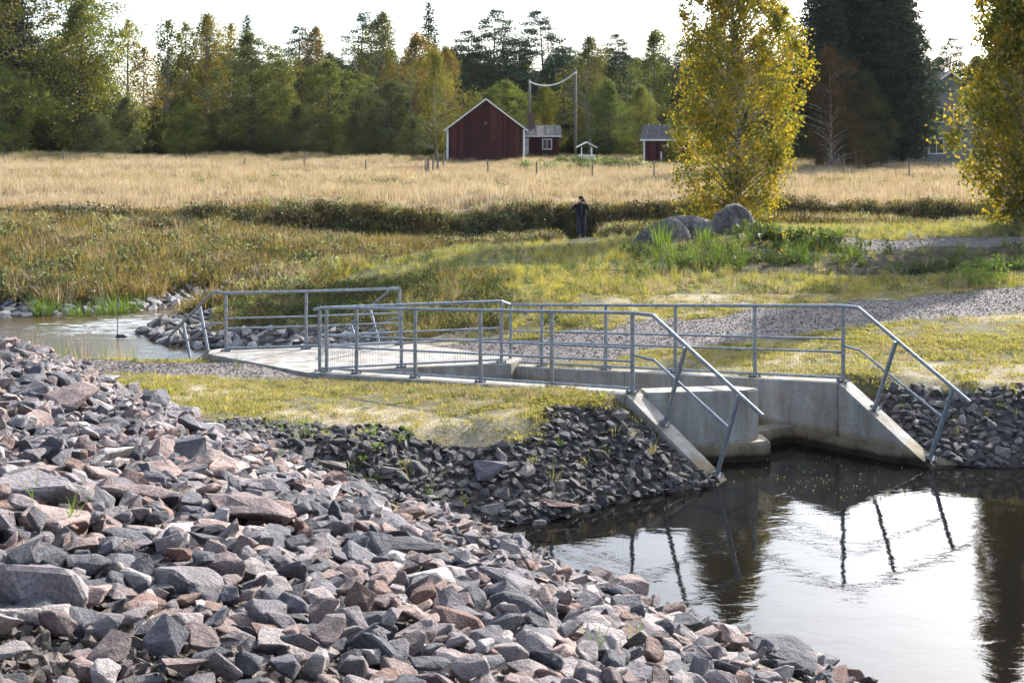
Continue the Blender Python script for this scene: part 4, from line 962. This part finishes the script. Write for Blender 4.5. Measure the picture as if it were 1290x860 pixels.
veg('weeds', 'darker leafy weeds on the shaded front of the mound', 'weeds', [P_(weed_mesh(30, 10, .5, .4, .10, 70), 'green', 'weed'), P_(dome_mesh(31, .7, .4, .10, 120), 'green', 'weed'), P_(weed_mesh(32, 9, .5, .4, .07, 60), 'palegreen', 'weed'), P_(tuft_mesh(33, 40, .6, .3, .008, .5), 'bright')],
    [4, 5, 2.6, .5], lambda x, y: noroad(x, y) & (y > 30.6 - .08 * x) & (x > 3.2) & (y < 35.4) & (y < 33.6 + (x < 11) * 4), (3, 19, 28.5, 38), 2300, .3, 1.0, 54, lambda x, y: np.clip(.45 + 2.2 * vnoise(x, y, 1.8, 24), .05, 1))
veg('weeds', 'dark low scrub on the drop beside the deck in shade', 'weeds', [P_(weed_mesh(34, 10, .4, .35, .07, 60), 'green', 'weed'), P_(dome_mesh(35, .6, .35, .07, 110), 'darkshrub', 'weed'), P_(tuft_mesh(36, 26, .4, .3, .006, .6), 'ochre')],
    [3, 4, 3], lambda x, y: noroad(x, y) & ~bar(x, y) & ~deckz(x, y), (-7, 0, 24, 29.5), 900, .5, 1.0, 55)
W2 = [P_(tuft_mesh(40, 34, .55, .45, .010, .5), 'ochre'), P_(tuft_mesh(41, 34, .5, .5, .010, .6), 'ochre'), P_(dome_mesh(42, .8, .38, .10, 110), 'ochre', 'weed'), P_(tuft_mesh(43, 30, .55, .4, .010, .4), 'straw'),
      P_(weed_mesh(44, 12, .5, .5, .10, 60), 'green', 'weed'), P_(tuft_mesh(45, 30, .5, .4, .010, .5), 'turf'), P_(dome_mesh(46, .9, .4, .10, 120), 'darkshrub', 'weed'), P_(weed_mesh(47, 12, .55, .5, .09, 60), 'palegreen', 'weed')]
veg('tall_weeds', 'tall ochre and green weeds covering the far left river bank', 'weeds', W2, [5, 4, 3.4, 2.2, 2.4, 1.8, 5.2, 1.2],
    lambda x, y: (y > 29.8) & (x < -5 + (y - 33) * .2) & ~farshore(x, y) & (y < bank_line(x) + 1.6), (-28, 0, 29, 57), 23000, .4, 1.25, 56)
veg('tall_weeds', 'dark brown and green scrub on the steep river bank below the field, darkened for shade', 'scrub', W2, [3, 3, 4, 2, 2.5, 1.5, 7, 1.6],
    lambda x, y: ~((np.abs(x - .058 * y) < .9) & (y < 50.4)) & (y > 46) & (x > -16) & (x < 32) & (y < bank_line(x) + 2.2), (-16, 32, 46, 57), 13000, .6, 1.25, 57)  # weights favour dark leaves so their colour stands in for bank shade
W3 = [P_(tuft_mesh(60, 22, .55, .7, .016, .35), 'straw'), P_(tuft_mesh(61, 22, .48, .8, .016, .45), 'straw'), P_(tuft_mesh(62, 18, .5, .7, .016, .4), 'ochre'), P_(tuft_mesh(63, 20, .45, .7, .016, .5), 'turf'), P_(weed_mesh(64, 8, .6, .5, .12, 40), 'green', 'weed')]
veg('dry_grass', 'pale dry grass filling the field up to the trees', 'grass', W3, [10, 9, 1.2, .0, .0], lambda x, y: (y > bank_line(x) + 1.7), (-62, 62, 46, 118), 68000, .55, 1.1, 58, lambda x, y: np.clip(1.25 - (y - 55) / 90, .45, 1))
veg('grass', 'greener streaks and weed patches within the dry field', 'grass', W3, [0, 1, 2, 8, 1.5], lambda x, y: (y > 55), (-62, 62, 55, 116), 26000, .6, 1.15, 59,
    lambda x, y: (np.clip(vnoise(x, y * 1.6, 7, 30) * 4 - .75, 0, 1) * .8 + np.exp(-((y - 68 - x * .1) / 3.0) ** 2) * .5 + np.clip((y - 98) / 8, 0, 1) * .9 + np.exp(-((x - 8) / 6) ** 2 - ((y - 96) / 7) ** 2)).clip(0, 1))

# ------------------------------------------------------------------ boulders
from mathutils.noise import noise_vector as noise_v
def boulder(px, py, d, dims, rz, seed, label, tilt=0):
    r = random.Random(seed); bm = bmesh.new(); bmesh.ops.create_icosphere(bm, subdivisions=2, radius=1)
    cuts = [(Vector((r.gauss(0, 1), r.gauss(0, 1), r.gauss(0, .8))).normalized(), r.uniform(.5, .82)) for _ in range(16)]
    for v in bm.verts:
        for n_, dd in cuts:
            k = v.co.dot(n_)
            if k > dd: v.co -= n_ * (k - dd) * .85
    for f in bm.faces: f.smooth = True
    bmesh.ops.subdivide_edges(bm, edges=bm.edges, cuts=1, smooth=.3, use_grid_fill=True)
    for f in bm.faces: f.smooth = True
    for v in bm.verts:
        v.co = Vector((v.co.x * dims[0] / 2, v.co.y * dims[1] / 2, v.co.z * dims[2])); nz = noise_v(v.co * 2.2 + Vector((seed, 0, 0))); v.co += nz * .07 + noise_v(v.co * 7) * .02 + Vector((r.gauss(0, .004), 0, r.gauss(0, .004)))
    me = bpy.data.meshes.new('boulder'); bm.to_mesh(me); bm.free()
    x = pxd(px, d); z = T1(x, d)
    o = link('boulder', me, M['boulder'], None, (x, d, z + .02), (0, tilt, rz)); tag(o, label, 'boulder', 'boulders in front of the golden birch'); return o
boulder(836, 300, 37.4, (2.5, 1.5, .90), R(6), 3, 'long grey boulder sloping down to the left, leftmost of the three', R(-16))
boulder(874, 292, 38.6, (2.7, 1.6, .92), R(-6), 8, 'low dark boulder wedged between the other two under the birch', R(4))
boulder(927, 286, 38.2, (2.0, 1.6, 1.02), R(15), 14, 'rounded boulder with sunlit right side, rightmost of the three', R(12))

# ------------------------------------------------------------------ buildings
def quad_panel(mb, p, t): pass
def gable_house(name, label, cat, px, d, w, dep, hw, rh, rz, wallm, boards=0, over=.3, zoff=0, ridge='y', roofm='roofgrey', battens=0, group=None, trim='white', eave=.3):
    """origin at the middle of the front wall's foot; the front wall faces the camera (-y)"""
    x = pxd(px, d); z = T1(x, d) + zoff; e = empty(name, (x, d, z), rz); tag(e, label, cat, group)
    mb = MB(); a = w / 2
    if ridge == 'y': mb.prism([(-a, 0, -.4), (a, 0, -.4), (a, 0, hw), (0, 0, hw + rh), (-a, 0, hw)], (0, dep, 0))
    else: mb.prism([(-a, 0, -.4), (-a, dep, -.4), (-a, dep, hw), (-a, dep / 2, hw + rh), (-a, 0, hw)], (w, 0, 0))
    mb.build('wall', wallm, e)
    if boards:
        mb = MB(); bw = w / boards; r = random.Random(5)
        for i in range(boards):
            x0 = -a + i * bw; xc = x0 + bw / 2; top = hw + (rh * (1 - abs(xc) / a) - .06 if ridge == 'y' else -.02)
            t_ = .018 + r.uniform(0, .022); mb.box((x0 + .012, -t_, r.uniform(.0, .12)), (x0 + bw - .012, -.002, top))
        o = mb.build('cladding_boards', wallm, e); o['kind'] = 'stuff'
    mb = MB(); t = .10
    if ridge == 'y':
        sl_ = rh / a
        for sx in (-1, 1):
            mb.prism([(0, -over, hw + rh + .02), (sx * (a + eave), -over, hw - eave * sl_ + .02), (sx * (a + eave), -over, hw - eave * sl_ + .02 + t), (0, -over, hw + rh + .02 + t)], (0, dep + 2 * over, 0))
        mb.build('roof', M[roofm], e)
        for sx in (-1, 1):
            mb = MB(); mb.prism([(0, -over - .03, hw + rh + .0), (sx * (a + eave), -over - .03, hw - eave * sl_ - .0), (sx * (a + eave), -over - .03, hw - eave * sl_ + .15), (0, -over - .03, hw + rh + .15)], (0, .025, 0)); mb.build('bargeboard', M[trim], e)
    else:
        b = dep / 2; sl_ = rh / b
        for sy in (-1, 1):
            mb.prism([(-a - over, b, hw + rh + .02), (-a - over, b + sy * (b + eave), hw - eave * sl_ + .02), (-a - over, b + sy * (b + eave), hw - eave * sl_ + .02 + t), (-a - over, b, hw + rh + .02 + t)], (w + 2 * over, 0, 0))
        mb.build('roof', M[roofm], e)
        mb = MB(); mb.box((-a - over, -eave - .03, hw - eave * sl_ - .02), (a + over, -eave - .005, hw - eave * sl_ + .13)); mb.build('fascia', M[trim], e)
        for i in range(battens):
            xx = -a - over + (i + .5) * (w + 2 * over) / battens; mb = MB()
            mb.prism([(xx, b, hw + rh + .13), (xx, -eave, hw - eave * sl_ + .13), (xx, -eave, hw - eave * sl_ + .19), (xx, b, hw + rh + .19)], (.09, 0, 0)); mb.build('roof_batten', M['house'], e)
    return e
def trim_box(e, name, a, b, mat):
    mb = MB(); mb.box(a, b); return mb.build(name, M[mat], e)
def window(e, x, z, w, h, y=-.03, mat='white', name='window'):
    f = MB(); t = .09
    f.box((x - w / 2 - t, y - .04, z - t), (x - w / 2, y, z + h + t)); f.box((x + w / 2, y - .04, z - t), (x + w / 2 + t, y, z + h + t))
    f.box((x - w / 2, y - .04, z + h), (x + w / 2, y, z + h + t)); f.box((x - w / 2, y - .04, z - t), (x + w / 2, y, z)); f.box((x - .025, y - .03, z), (x + .025, y, z + h))
    o = f.build(name, M[mat], e); p = MB(); p.box((x - w / 2, y - .008, z), (x + w / 2, y - .002, z + h)); p.build('pane', M['glass'], o)
barn = gable_house('barn', 'dark red wooden barn with white edged gable, largest red building', 'barn', 612, 105, 6.75, 8.5, 3.0, 2.55, R(4), M['redwood'], 34, .35, eave=.35)
for sx in (-1, 1): trim_box(barn, 'corner_board', (sx * 3.38 - .09, -.07, 0), (sx * 3.38 + .09, -.04, 2.95), 'white')
trim_box(barn, 'door_rail', (-1.25, -.09, 1.78), (1.25, -.045, 1.90), 'redwood')
trim_box(barn, 'hatch', (-.14, -.06, 3.35), (.10, -.043, 3.65), 'glass')
trim_box(barn, 'door', (-1.2, -.075, .1), (1.2, -.042, 1.76), 'redwood')
cot = gable_house('cottage', 'small red cottage with chimney peeking out right of the barn', 'cottage', 676, 113, 4.2, 4.0, 2.0, .85, R(0), M['redwood'], 20, .25, ridge='x', battens=5, zoff=.2)
window(cot, 1.0, .75, .75, .85); dd_ = trim_box(cot, 'door', (-1.35, -.06, .05), (-.75, -.03, 1.75), 'white')
mb = MB(); mb.box((-.85, 1.4, 2.3), (-.15, 2.1, 4.05)); mb.box((-.92, 1.33, 4.05), (-.08, 2.17, 4.17)); mb.build('chimney', M['brick'], cot)
shed = gable_house('shed', 'small red shed with grey battened roof partly behind the golden birch', 'shed', 842, 98, 4.1, 2.6, 2.35, 1.0, R(-14), M['redwood'], 16, .25, ridge='x', battens=5)
trim_box(shed, 'corner_board', (-2.06, -.06, 0), (-1.92, -.035, 2.3), 'white'); trim_box(shed, 'door_post', (-.65, -.06, 0), (-.52, -.035, 1.2), 'white')
trim_box(shed, 'side_post', (-2.10, .8, 0), (-2.055, .95, 1.5), 'white')
hs = gable_house('house', 'grey two storey house in shade behind the rightmost dark spruce', 'house', 1194, 101, 7.5, 8, 5.2, 2.6, R(12), M['house'], 0, .5, roofm='roofgrey', eave=.5)
window(hs, -1.1, 3.7, 1.3, 1.1); window(hs, 1.2, 3.7, 1.3, 1.1); window(hs, -1.1, 1.0, 1.3, 1.2); trim_box(hs, 'floor_band', (-3.75, -.05, 2.9), (3.75, -.02, 3.0), 'house')
pv = empty('porch', (pxd(1100, 101), 101, T1(pxd(1100, 101), 101))); tag(pv, 'low grey porch with white corner post under the dark spruces', 'porch')
mb = MB(); mb.box((-3.6, 0, -.3), (3.0, 2.4, 1.9)); mb.build('wall', M['house'], pv); mb = MB(); mb.box((-3.8, -.3, 1.9), (3.2, 2.6, 2.05)); mb.build('roof', M['roofgrey'], pv)
trim_box(pv, 'corner_post', (2.9, -.16, 0), (3.12, .0, 2.3), 'white'); trim_box(pv, 'handrail', (-3.6, -.12, .95), (.2, -.06, 1.03), 'white')
for i in range(8): trim_box(pv, 'baluster', (-3.5 + i * .5, -.11, .1), (-3.44 + i * .5, -.07, .95), 'white')
# well
wl = empty('well', (pxd(739, 99), 99, T1(pxd(739, 99), 99))); tag(wl, 'small white well with a gabled lid roof right of the utility poles', 'well')
mb = MB(); mb.box((-.65, -.45, -.1), (.65, .45, .75)); mb.box((-.70, -.5, .75), (.70, .5, .82)); mb.build('well_box', M['white'], wl)
for sx in (-1, 1): trim_box(wl, 'post', (sx * .42 - .05, -.05, .82), (sx * .42 + .05, .05, 1.5), 'white')
mb = MB()
for sx in (-1, 1): mb.prism([(0, -.6, 1.86), (sx * .88, -.6, 1.42), (sx * .88, -.6, 1.50), (0, -.6, 1.95)], (0, 1.2, 0))
mb.build('roof', M['white'], wl)
# utility poles and the slack cable between them
def pole(px, d, ytop, label):
    x = pxd(px, d); z = T1(x, d); h = zat(ytop, d) - z; e = empty('utility_pole', (x, d, z)); tag(e, label, 'utility pole', 'utility poles behind the barn')
    mb = MB(); mb.tube([(0, 0, -.4), (0, 0, h * .5), (0, 0, h)], [.15, .13, .11], 10); mb.build('shaft', M['greywood'], e, smooth=True)
    mb = MB(); mb.tube([(0, -.1, h - .35), (0, -.28, h - .35)], .03, 6); mb.tube([(0, -.28, h - .4), (0, -.28, h - .2)], [.06, .04], 8); mb.build('insulator', M['white'], e); return (x, d - .28, z + h - .25)
pa = pole(667, 116, 100, 'shorter wooden utility pole rising behind the cottage chimney'); pb = pole(725, 112, 88, 'taller wooden utility pole standing left of the well')
mb = MB(); mb.tube([(pa[0] + (pb[0] - pa[0]) * t, pa[1] + (pb[1] - pa[1]) * t, pa[2] + (pb[2] - pa[2]) * t - 1.25 * 4 * t * (1 - t) * .62) for t in [i / 14 for i in range(15)]], .075, 8)  # tube made thicker than the cable to carry its glare
cb = mb.build('cable', M['white'], smooth=True); tag(cb, 'pale cable sagging between the two utility poles, thickened to show its glare', 'cable')

# ------------------------------------------------------------------ field fence and old stakes
fn = empty('fence', (0, 0, 0)); tag(fn, 'low wire fence of thin wooden posts running across the dry field', 'fence')
fm = MB(); fm.tube([(0, 0, -.2), (0, 0, 1.12)], [.055, .045], 6); fme = mesh('post', fm.V, fm.F); fme.materials.append(M['greywood'])
fpx = [(4, 97), (80, 96), (158, 94), (234, 92), (308, 90), (383, 88), (461, 85), (536, 83), (615, 80), (676, 78), (746, 76.5), (824, 76), (905, 76), (985, 76), (1063, 76.5), (1145, 77), (1222, 77.5)]
tops = []
for px_, d in fpx:
    x = pxd(px_, d); z = T1(x, d); o = link('post', fme, None, fn, (x, d, z), (rnd.gauss(0, .03), rnd.gauss(0, .03), 0)); tops.append((x, d - .06, z))
mb = MB()
for hgt in (.95, .6): mb.tube([(a, b, c + hgt) for a, b, c in tops], .006, 4)
mb.build('wire', M['steel'], fn)
for i, (px_, d, l_) in enumerate([(537, 82, .05), (541, 83, -.04), (545, 84, .02), (549, 86, .10), (553, 88, -.06), (558, 90, .05)]):
    x = pxd(px_, d); sm = MB(); sm.tube([(0, 0, -.2), (l_ * 2, 0, 1.25)], [.06, .05], 6); o = sm.build('stake', M['greywood'], None, (x, d, T1(x, d)))
    tag(o, ['leftmost', 'second', 'third', 'fourth', 'fifth', 'rightmost'][i] + ' grey stake of the short leaning row before the barn, counted from the left', 'stake', 'row of old stakes before the barn')
# thin pole in the left pool with a dark float at its foot
x, d = pxd(148, 27), 27
pp = empty('pole', (x, d, 0)); tag(pp, 'thin dark pole standing in the water of the left pool', 'pole')
mb = MB(); mb.tube([(0, 0, -.8), (.0, 0, .95)], .011, 6); mb.build('shaft', M['greywood'], pp)
mb = MB(); mb.tube([(-.02, 0, .02), (.14, 0, .03), (.22, 0, .0)], [.05, .045, .02], 8); mb.build('float', M['glass'], pp)

# ------------------------------------------------------------------ single plants
def plant(name, px, py, vf, mat, label, d=None, s=1, group=None, extra=None):
    if d is None: x, d, z = hit(px, py, 4 if py > 560 else 9)
    else: x = pxd(px, d); z = T1(x, d)
    if extra is None:
        o = link(name, mesh(name, *vf), M[mat], None, (x, d, z)); o.scale = (s, s, s); tag(o, label, 'plant', group); return o
    e = empty(name, (x, d, z)); e.scale = (s, s, s); tag(e, label, 'plant', group)
    link('leaves', mesh('leaves', *vf), M[mat], e); link('flowers', mesh('flowers', *extra), M['flower'], e); return e
for px_, sx, lb in ((58, 1.0, 'leftmost bright green tussock on the far shore of the left pool'), (103, 1.1, 'middle bright green tussock on the far shore of the left pool'), (150, 1.35, 'widest bright green tussock at the water on the far shore')):
    plant('grass_tussock', px_, 386, tuft_mesh(int(px_), 150, .55, .75, .012, .7, 3), 'bright', lb, 30.6 if px_ < 140 else 31.0, sx, 'bright tussocks on the far shore')
plant('tall_grass', 834, 330, tuft_mesh(91, 90, .95, .5, .012, .45, 3), 'bright', 'tall upright green grass clump before the leftmost boulder', 33.5, 1.0)
plant('tall_grass', 886, 318, tuft_mesh(92, 80, .75, .4, .012, .4, 3), 'bright', 'upright green grass clump below the gap of the boulders', 34.5, .9)
def burdock(seed, n=26, L=.3):
    r = np.random.default_rng(seed); P = np.stack([r.normal(0, .3, n), r.normal(0, .25, n), r.uniform(.1, .5, n)], -1)
    Q = leaf_quads(P, L, r, .75, 1.5); return [tuple(q) for q in Q], [(4 * i, 4 * i + 1, 4 * i + 2, 4 * i + 3) for i in range(n)]
for px_, py_, sd, lb in ((968, 318, 1, 'dark broad leaved burdock left of the goldenrod'), (1008, 315, 2, 'large broad leaved burdock right behind the goldenrod'), (1045, 318, 3, 'broad leaved burdock at the left end of the upper gravel track'), (950, 300, 4, 'broad leaved burdock right under the rightmost boulder')):
    d_ = 33 if py_ > 305 else 35.5; x_ = pxd(px_, d_); e = empty('burdock', (x_, d_, T1(x_, d_))); tag(e, lb, 'plant', 'burdocks on the mound')
    lv = link('leaves', mesh('leaves', *burdock(sd, 70, .19)), M['green'], e); lv['kind'] = 'stuff'
    for q_ in range(9):
        a_ = q_ * 2.4 + sd; mbl = MB(); L_ = .17; cx_, cy_ = math.cos(a_), math.sin(a_)
        P9 = [(.12 * cx_, .12 * cy_, .3)] + [(.12 * cx_ + t * L_ * 1.5 * cx_ - w_ * L_ * cy_, .12 * cy_ + t * L_ * 1.5 * cy_ + w_ * L_ * cx_, .3 + .12 * t - .16 * t * t + .03 * abs(w_)) for t, w_ in ((.35, .55), (.8, .5), (1.25, 0), (.8, -.5), (.35, -.55))]
        mbl.add(P9, [(0, 1, 2, 3), (0, 3, 4, 5)]); mbl.build('leaf', M['green'], e, (rnd.uniform(-.3, .3), rnd.uniform(-.2, .2), rnd.uniform(-.1, .15)))
fl = lambda sd, h, w_, n: dome_mesh(sd, w_, h * .35, .05, n)
fv = fl(5, .7, .35, 40); fv = ([(a, b, c + .55) for a, b, c in fv[0]], fv[1])
plant('goldenrod', 990, 345, weed_mesh(93, 10, .75, .35, .10, 60), 'green', 'yellow flowering weed on the shaded mound front', 31.5, 1.0, None, fv)
fv = fl(6, .5, .25, 22); fv = ([(a, b, c + .4) for a, b, c in fv[0]], fv[1])
plant('goldenrod', 984, 360, weed_mesh(94, 8, .5, .3, .08, 40), 'green', 'smaller yellow flowering weed just below the other one', 30.3, .9, None, fv)
plant('weed', 1222, 362, weed_mesh(95, 24, .6, 1.0, .11, 220), 'bright', 'light green bushy weed above the gravel track at right', 27.8, 1.0)
plant('weed', 1250, 358, weed_mesh(96, 24, .75, .8, .11, 200), 'bright', 'taller light green weed nearest the right frame edge on the track side', 28.2, 1.0)
plant('weed', 368, 540, tuft_mesh(97, 150, .14, .75, .007, .6), 'bright', 'bright green grass patch at the foot of the near stones', None, 1.0)
plant('weed', 460, 608, tuft_mesh(98, 90, .18, .4, .006, .7), 'bright', 'bright green grass patch low between the near stones and dark stones', None, 1.0)
sprig = [(42, 655, 'left, before the big angular slab', .22), (90, 682, 'near the left edge between big stones', .2), (212, 830, 'on the fine gravel', .10), (800, 832, 'near the lower middle waterline stones', .16), (752, 838, 'left of another sprout by the lower waterline', .15), (352, 588, 'high on the bank beside the grass flat', .14), (300, 470, 'at the top of the near bank', .3), (540, 632, 'low on the bank near the dark slope', .16)]
for i, (px_, py_, wh, h_) in enumerate(sprig):
    o = plant('grass_sprout', px_, py_, tuft_mesh(120 + i, 9, h_ * 1.3, .08, .004, .7, 3), 'bright', 'small green grass sprout among stones ' + wh, None, 1.0, 'grass sprouts among the stones'); o.location.z += .08
W5 = [P_(weed_mesh(130, 5, .14, .12, .05, 16), 'bright', 'weed'), P_(weed_mesh(131, 5, .12, .15, .04, 20), 'turf', 'weed'), P_(tuft_mesh(132, 16, .16, .12, .004, .7), 'turf')]
veg('weeds', 'small green and yellow weeds sprouting between the dark slope stones', 'weeds', W5, [3, 2, 2], lambda x, y: slope2(x, y) | slope3(x, y), (-4, 9.5, 13, 19), 520, .7, 1.4, 61, lambda x, y: np.clip(.35 + 2 * vnoise(x, y, .8, 33), .02, 1))
W6 = [P_(tuft_mesh(140, 10, .5, .2, .004, .3, 3), 'straw'), P_(tuft_mesh(141, 10, .45, .2, .004, .4, 3), 'bright')]
veg('reeds', 'thin upright grass stalks at the left water edge', 'reeds', W6, [2, 2], lambda x, y: (y > 22.2) & (y < 24.2) & (x < -7), (-13, -6.5, 22, 24.5), 160, .6, 1.2, 62)

# ------------------------------------------------------------------ person photographing
def skin_obj(name, verts, edges, radii, mat, parent, sub=2):
    me = bpy.data.meshes.new(name); me.from_pydata(verts, edges, []); me.update(); o = link(name, me, None, parent)
    o.modifiers.new('skin', 'SKIN'); me.skin_vertices[0].data[0].use_root = True
    for i, rr_ in enumerate(radii): me.skin_vertices[0].data[i].radius = rr_ if hasattr(rr_, '__len__') else (rr_, rr_)
    m = o.modifiers.new('sub', 'SUBSURF'); m.levels = sub; m.render_levels = sub
    dg = bpy.context.evaluated_depsgraph_get(); nm = bpy.data.meshes.new_from_object(o.evaluated_get(dg)); o.modifiers.clear(); o.data = nm
    nm.materials.clear()
    for mm in mat: nm.materials.append(mm)
    nm.polygons.foreach_set('use_smooth', [True] * len(nm.polygons)); return o
M['navy'] = simple_mat('dark navy jacket', (.008, .010, .018), (.018, .02, .03), 8, .8)
M['jeans'] = simple_mat('dark blue trousers', (.02, .026, .045), (.045, .055, .085), 10, .9)
M['skin'] = simple_mat('skin', (.42, .25, .18), (.50, .31, .23), 6, .6)
M['black'] = simple_mat('black cap and shoes', (.008, .008, .008), (.015, .015, .015), 6, .7)
px0, d0 = 732, 49.0
pe = empty('person', (pxd(px0, d0), d0, T1(pxd(px0, d0), d0)), R(12)); pe.scale = (1.12, 1.1, 1); tag(pe, 'person in dark jacket and cap standing beyond the mound, raising a camera to the eye', 'person')
V = [(0, 0, .96), (0, 0, 1.15), (0, .01, 1.36), (0, 0, 1.47), (0, -.01, 1.55), (0, -.02, 1.66), (0, -.01, 1.72),          # 0-6 spine neck head
     (.10, 0, .88), (.11, -.02, .50), (.12, .02, .10), (.12, -.10, .04),                                    # 7-10 right leg
     (-.10, 0, .88), (-.11, -.01, .50), (-.10, .03, .10), (-.11, -.09, .04),
     (.20, 0, 1.41), (.27, -.10, 1.17), (.13, -.30, 1.44), (.075, -.34, 1.56),                              # 15-18 arm
     (-.20, 0, 1.41), (-.38, -.12, 1.24), (-.22, -.30, 1.50), (-.12, -.34, 1.58)]
E = [(0, 1), (1, 2), (2, 3), (3, 4), (4, 5), (5, 6), (0, 7), (7, 8), (8, 9), (9, 10), (0, 11), (11, 12), (12, 13), (13, 14), (2, 15), (15, 16), (16, 17), (17, 18), (2, 19), (19, 20), (20, 21), (21, 22)]
Rr = [(.17, .12), (.165, .115), (.18, .12), (.075, .075), (.06, .065), (.085, .10), (.065, .075), (.10, .10), (.07, .075), (.05, .055), (.045, .035), (.10, .10), (.07, .075), (.05, .055), (.045, .035),
      .07, .055, .04, .04, .07, .055, .04, .04]
fing = [(.0, .05), (.022, .045), (.044, .04), (.066, .03)]
for sgn, w0 in ((1, 18), (-1, 22)):
    wx, wy, wz = V[w0]
    for k, (dz_, l_) in enumerate(fing):
        b = len(V); V += [(wx - sgn * .01, wy - .03, wz + .04 - dz_), (wx - sgn * (.01 + l_ * .6), wy - .055, wz + .045 - dz_), (wx - sgn * (.02 + l_), wy - .03, wz + .045 - dz_)]
        E += [(w0, b), (b, b + 1), (b + 1, b + 2)]; Rr += [.010, .009, .008]
    b = len(V); V += [(wx - sgn * .03, wy + .0, wz - .02), (wx - sgn * .06, wy - .01, wz + .0)]; E += [(w0, b), (b, b + 1)]; Rr += [.012, .010]
body = skin_obj('body', V, E, Rr, [M['skin'], M['navy'], M['jeans'], M['black']], pe)
for p in body.data.polygons:
    c = p.center
    if c.z < .09: p.material_index = 3
    elif c.z < .93: p.material_index = 2
    elif c.z < 1.49 and not (c.y < -.27 and c.z > 1.44): p.material_index = 1
    else: p.material_index = 0
    if c.y < -.26 and c.z < 1.46: p.material_index = 1
mb = MB(); mb.tube([(0, -.01, 1.66), (0, -.01, 1.71), (0, -.01, 1.76), (0, -.01, 1.785)], [.108, .108, .08, .03], 14); mb.box((-.07, -.18, 1.665), (.07, -.09, 1.68)); mb.build('cap', M['black'], pe, smooth=True)
mb = MB(); mb.tube([(0, -.11, 1.60), (0, -.135, 1.575)], [.012, .018], 6); mb.build('nose', M['skin'], pe)
mb = MB(); mb.box((-.005, -.03, 1.0), (.005, -.13, 1.42)); mb.build('zipper', M['steel'], pe)
mb = MB(); mb.box((-.075, -.03, -.05), (.075, .03, .05)); mb.tube([(0, -.03, 0), (0, -.09, 0)], .035, 12); mb.box((-.03, -.02, .05), (.03, .02, .07))
co_ = mb.build('camera', M['black'], None, pe.matrix_world.translation, bevel=.006)
q = Matrix.Translation(pe.location) @ Euler((0, 0, R(12))).to_matrix().to_4x4() @ Vector((-.02, -.37, 1.60)); co_.location = q; co_.rotation_euler = (0, 0, R(12)); tag(co_, 'small black camera held up to the face of the standing person', 'camera')

veg('nettles', 'tall green weeds heaped around the barn corner, cottage and well', 'weeds', [P_(weed_mesh(150, 16, .9, 1.0, .22, 90), 'green', 'weed'), P_(dome_mesh(151, 1.2, .7, .18, 110), 'green', 'weed'), P_(weed_mesh(152, 16, .8, 1.0, .2, 80), 'palegreen', 'weed')],
    [3, 2, 2], lambda x, y: (np.hypot((x - 5.5) / 5.5, (y - 93) / 6.5) < 1) | ((y > 100) & (y < 104) & (x > 4)) | ((x > 11) & (x < 17) & (y > 92) & (y < 97)), (-2, 24, 86, 105), 1500, .35, .95, 63, lambda x, y: np.clip(.5 + 1.5 * vnoise(x, y, 3, 41), .05, 1))

veg('scrub', 'dark brown scrub overhanging the field bank edge, its colour darkened for shade', 'scrub', [P_(dome_mesh(160, 1.0, .55, .12, 150), 'darkshrub', 'weed'), P_(dome_mesh(161, 1.1, .45, .11, 150), 'darkshrub', 'weed'), P_(weed_mesh(162, 14, .6, .6, .10, 70), 'ochre', 'weed')],
    [4, 4, 1.4], lambda x, y: ~((np.abs(x - .058 * y) < 1.0) & (y < 50.6)) & (np.abs(y - bank_line(x) + .5) < 2.2), (-30, 34, 42, 60), 11000, .6, 1.35, 64, lambda x, y: np.clip((x + 34) / 18, .8, 1) * (1 - .6 * np.exp(-((x - 3) / 1.8) ** 2)))  # dark leaf colour helps paint the shaded bank face

veg('bushes', 'low brown and green bushes dotted over the far left river bank', 'bushes', [P_(dome_mesh(170, 1.5, .6, .11, 260), 'darkshrub', 'weed'), P_(dome_mesh(171, 1.3, .5, .10, 220), 'ochre', 'weed'), P_(dome_mesh(172, 1.2, .55, .11, 200), 'green', 'weed'), P_(tuft_mesh(173, 90, .75, .9, .011, .5, 3), 'ochre')],
    [7, 3, 3, 3], lambda x, y: (y > 31) & (x < -5.5 + (y - 33) * .2) & ~farshore(x, y) & (y < bank_line(x) + .5), (-28, -1, 30, 53), 2400, .5, 1.15, 65, lambda x, y: np.clip(.4 + 1.8 * vnoise(x, y, 2.7, 51), .03, 1))
# pale flecks of foam drifting out of the culvert opening
rf_ = np.random.default_rng(5); fm_ = []
for i in range(90):
    fm_.append((rf_.normal(4.1, .5), rf_.normal(15.9, .55), .004))
fp_ = P_(dome_mesh(180, .03, .006, .02, 6), 'palegreen', 'fleck')
fo_ = scatter('foam', [fp_], fm_, [(0, 0, 0)] * 90, rf_.uniform(.5, 1.3, 90), [0] * 90); tag(fo_, 'tiny pale flecks drifting on the dark water before the culvert opening', 'foam')
# faint haze in the air between here and the wood
hz = MB(); hz.box((-300, -12, -2.2), (300, 320, 40))
hm, hn, hl = new_mat('hazy air'); pvn = N(hn, 'ShaderNodeVolumePrincipled'); pvn.inputs['Density'].default_value = .00004; pvn.inputs['Color'].default_value = (.95, .97, 1, 1); pvn.inputs['Anisotropy'].default_value = .3
ho = N(hn, 'ShaderNodeOutputMaterial'); hl.new(pvn.outputs[0], ho.inputs['Volume'])
hzo = hz.build('haze', hm); tag(hzo, 'thin bright haze in the autumn air', 'haze', kind='stuff')
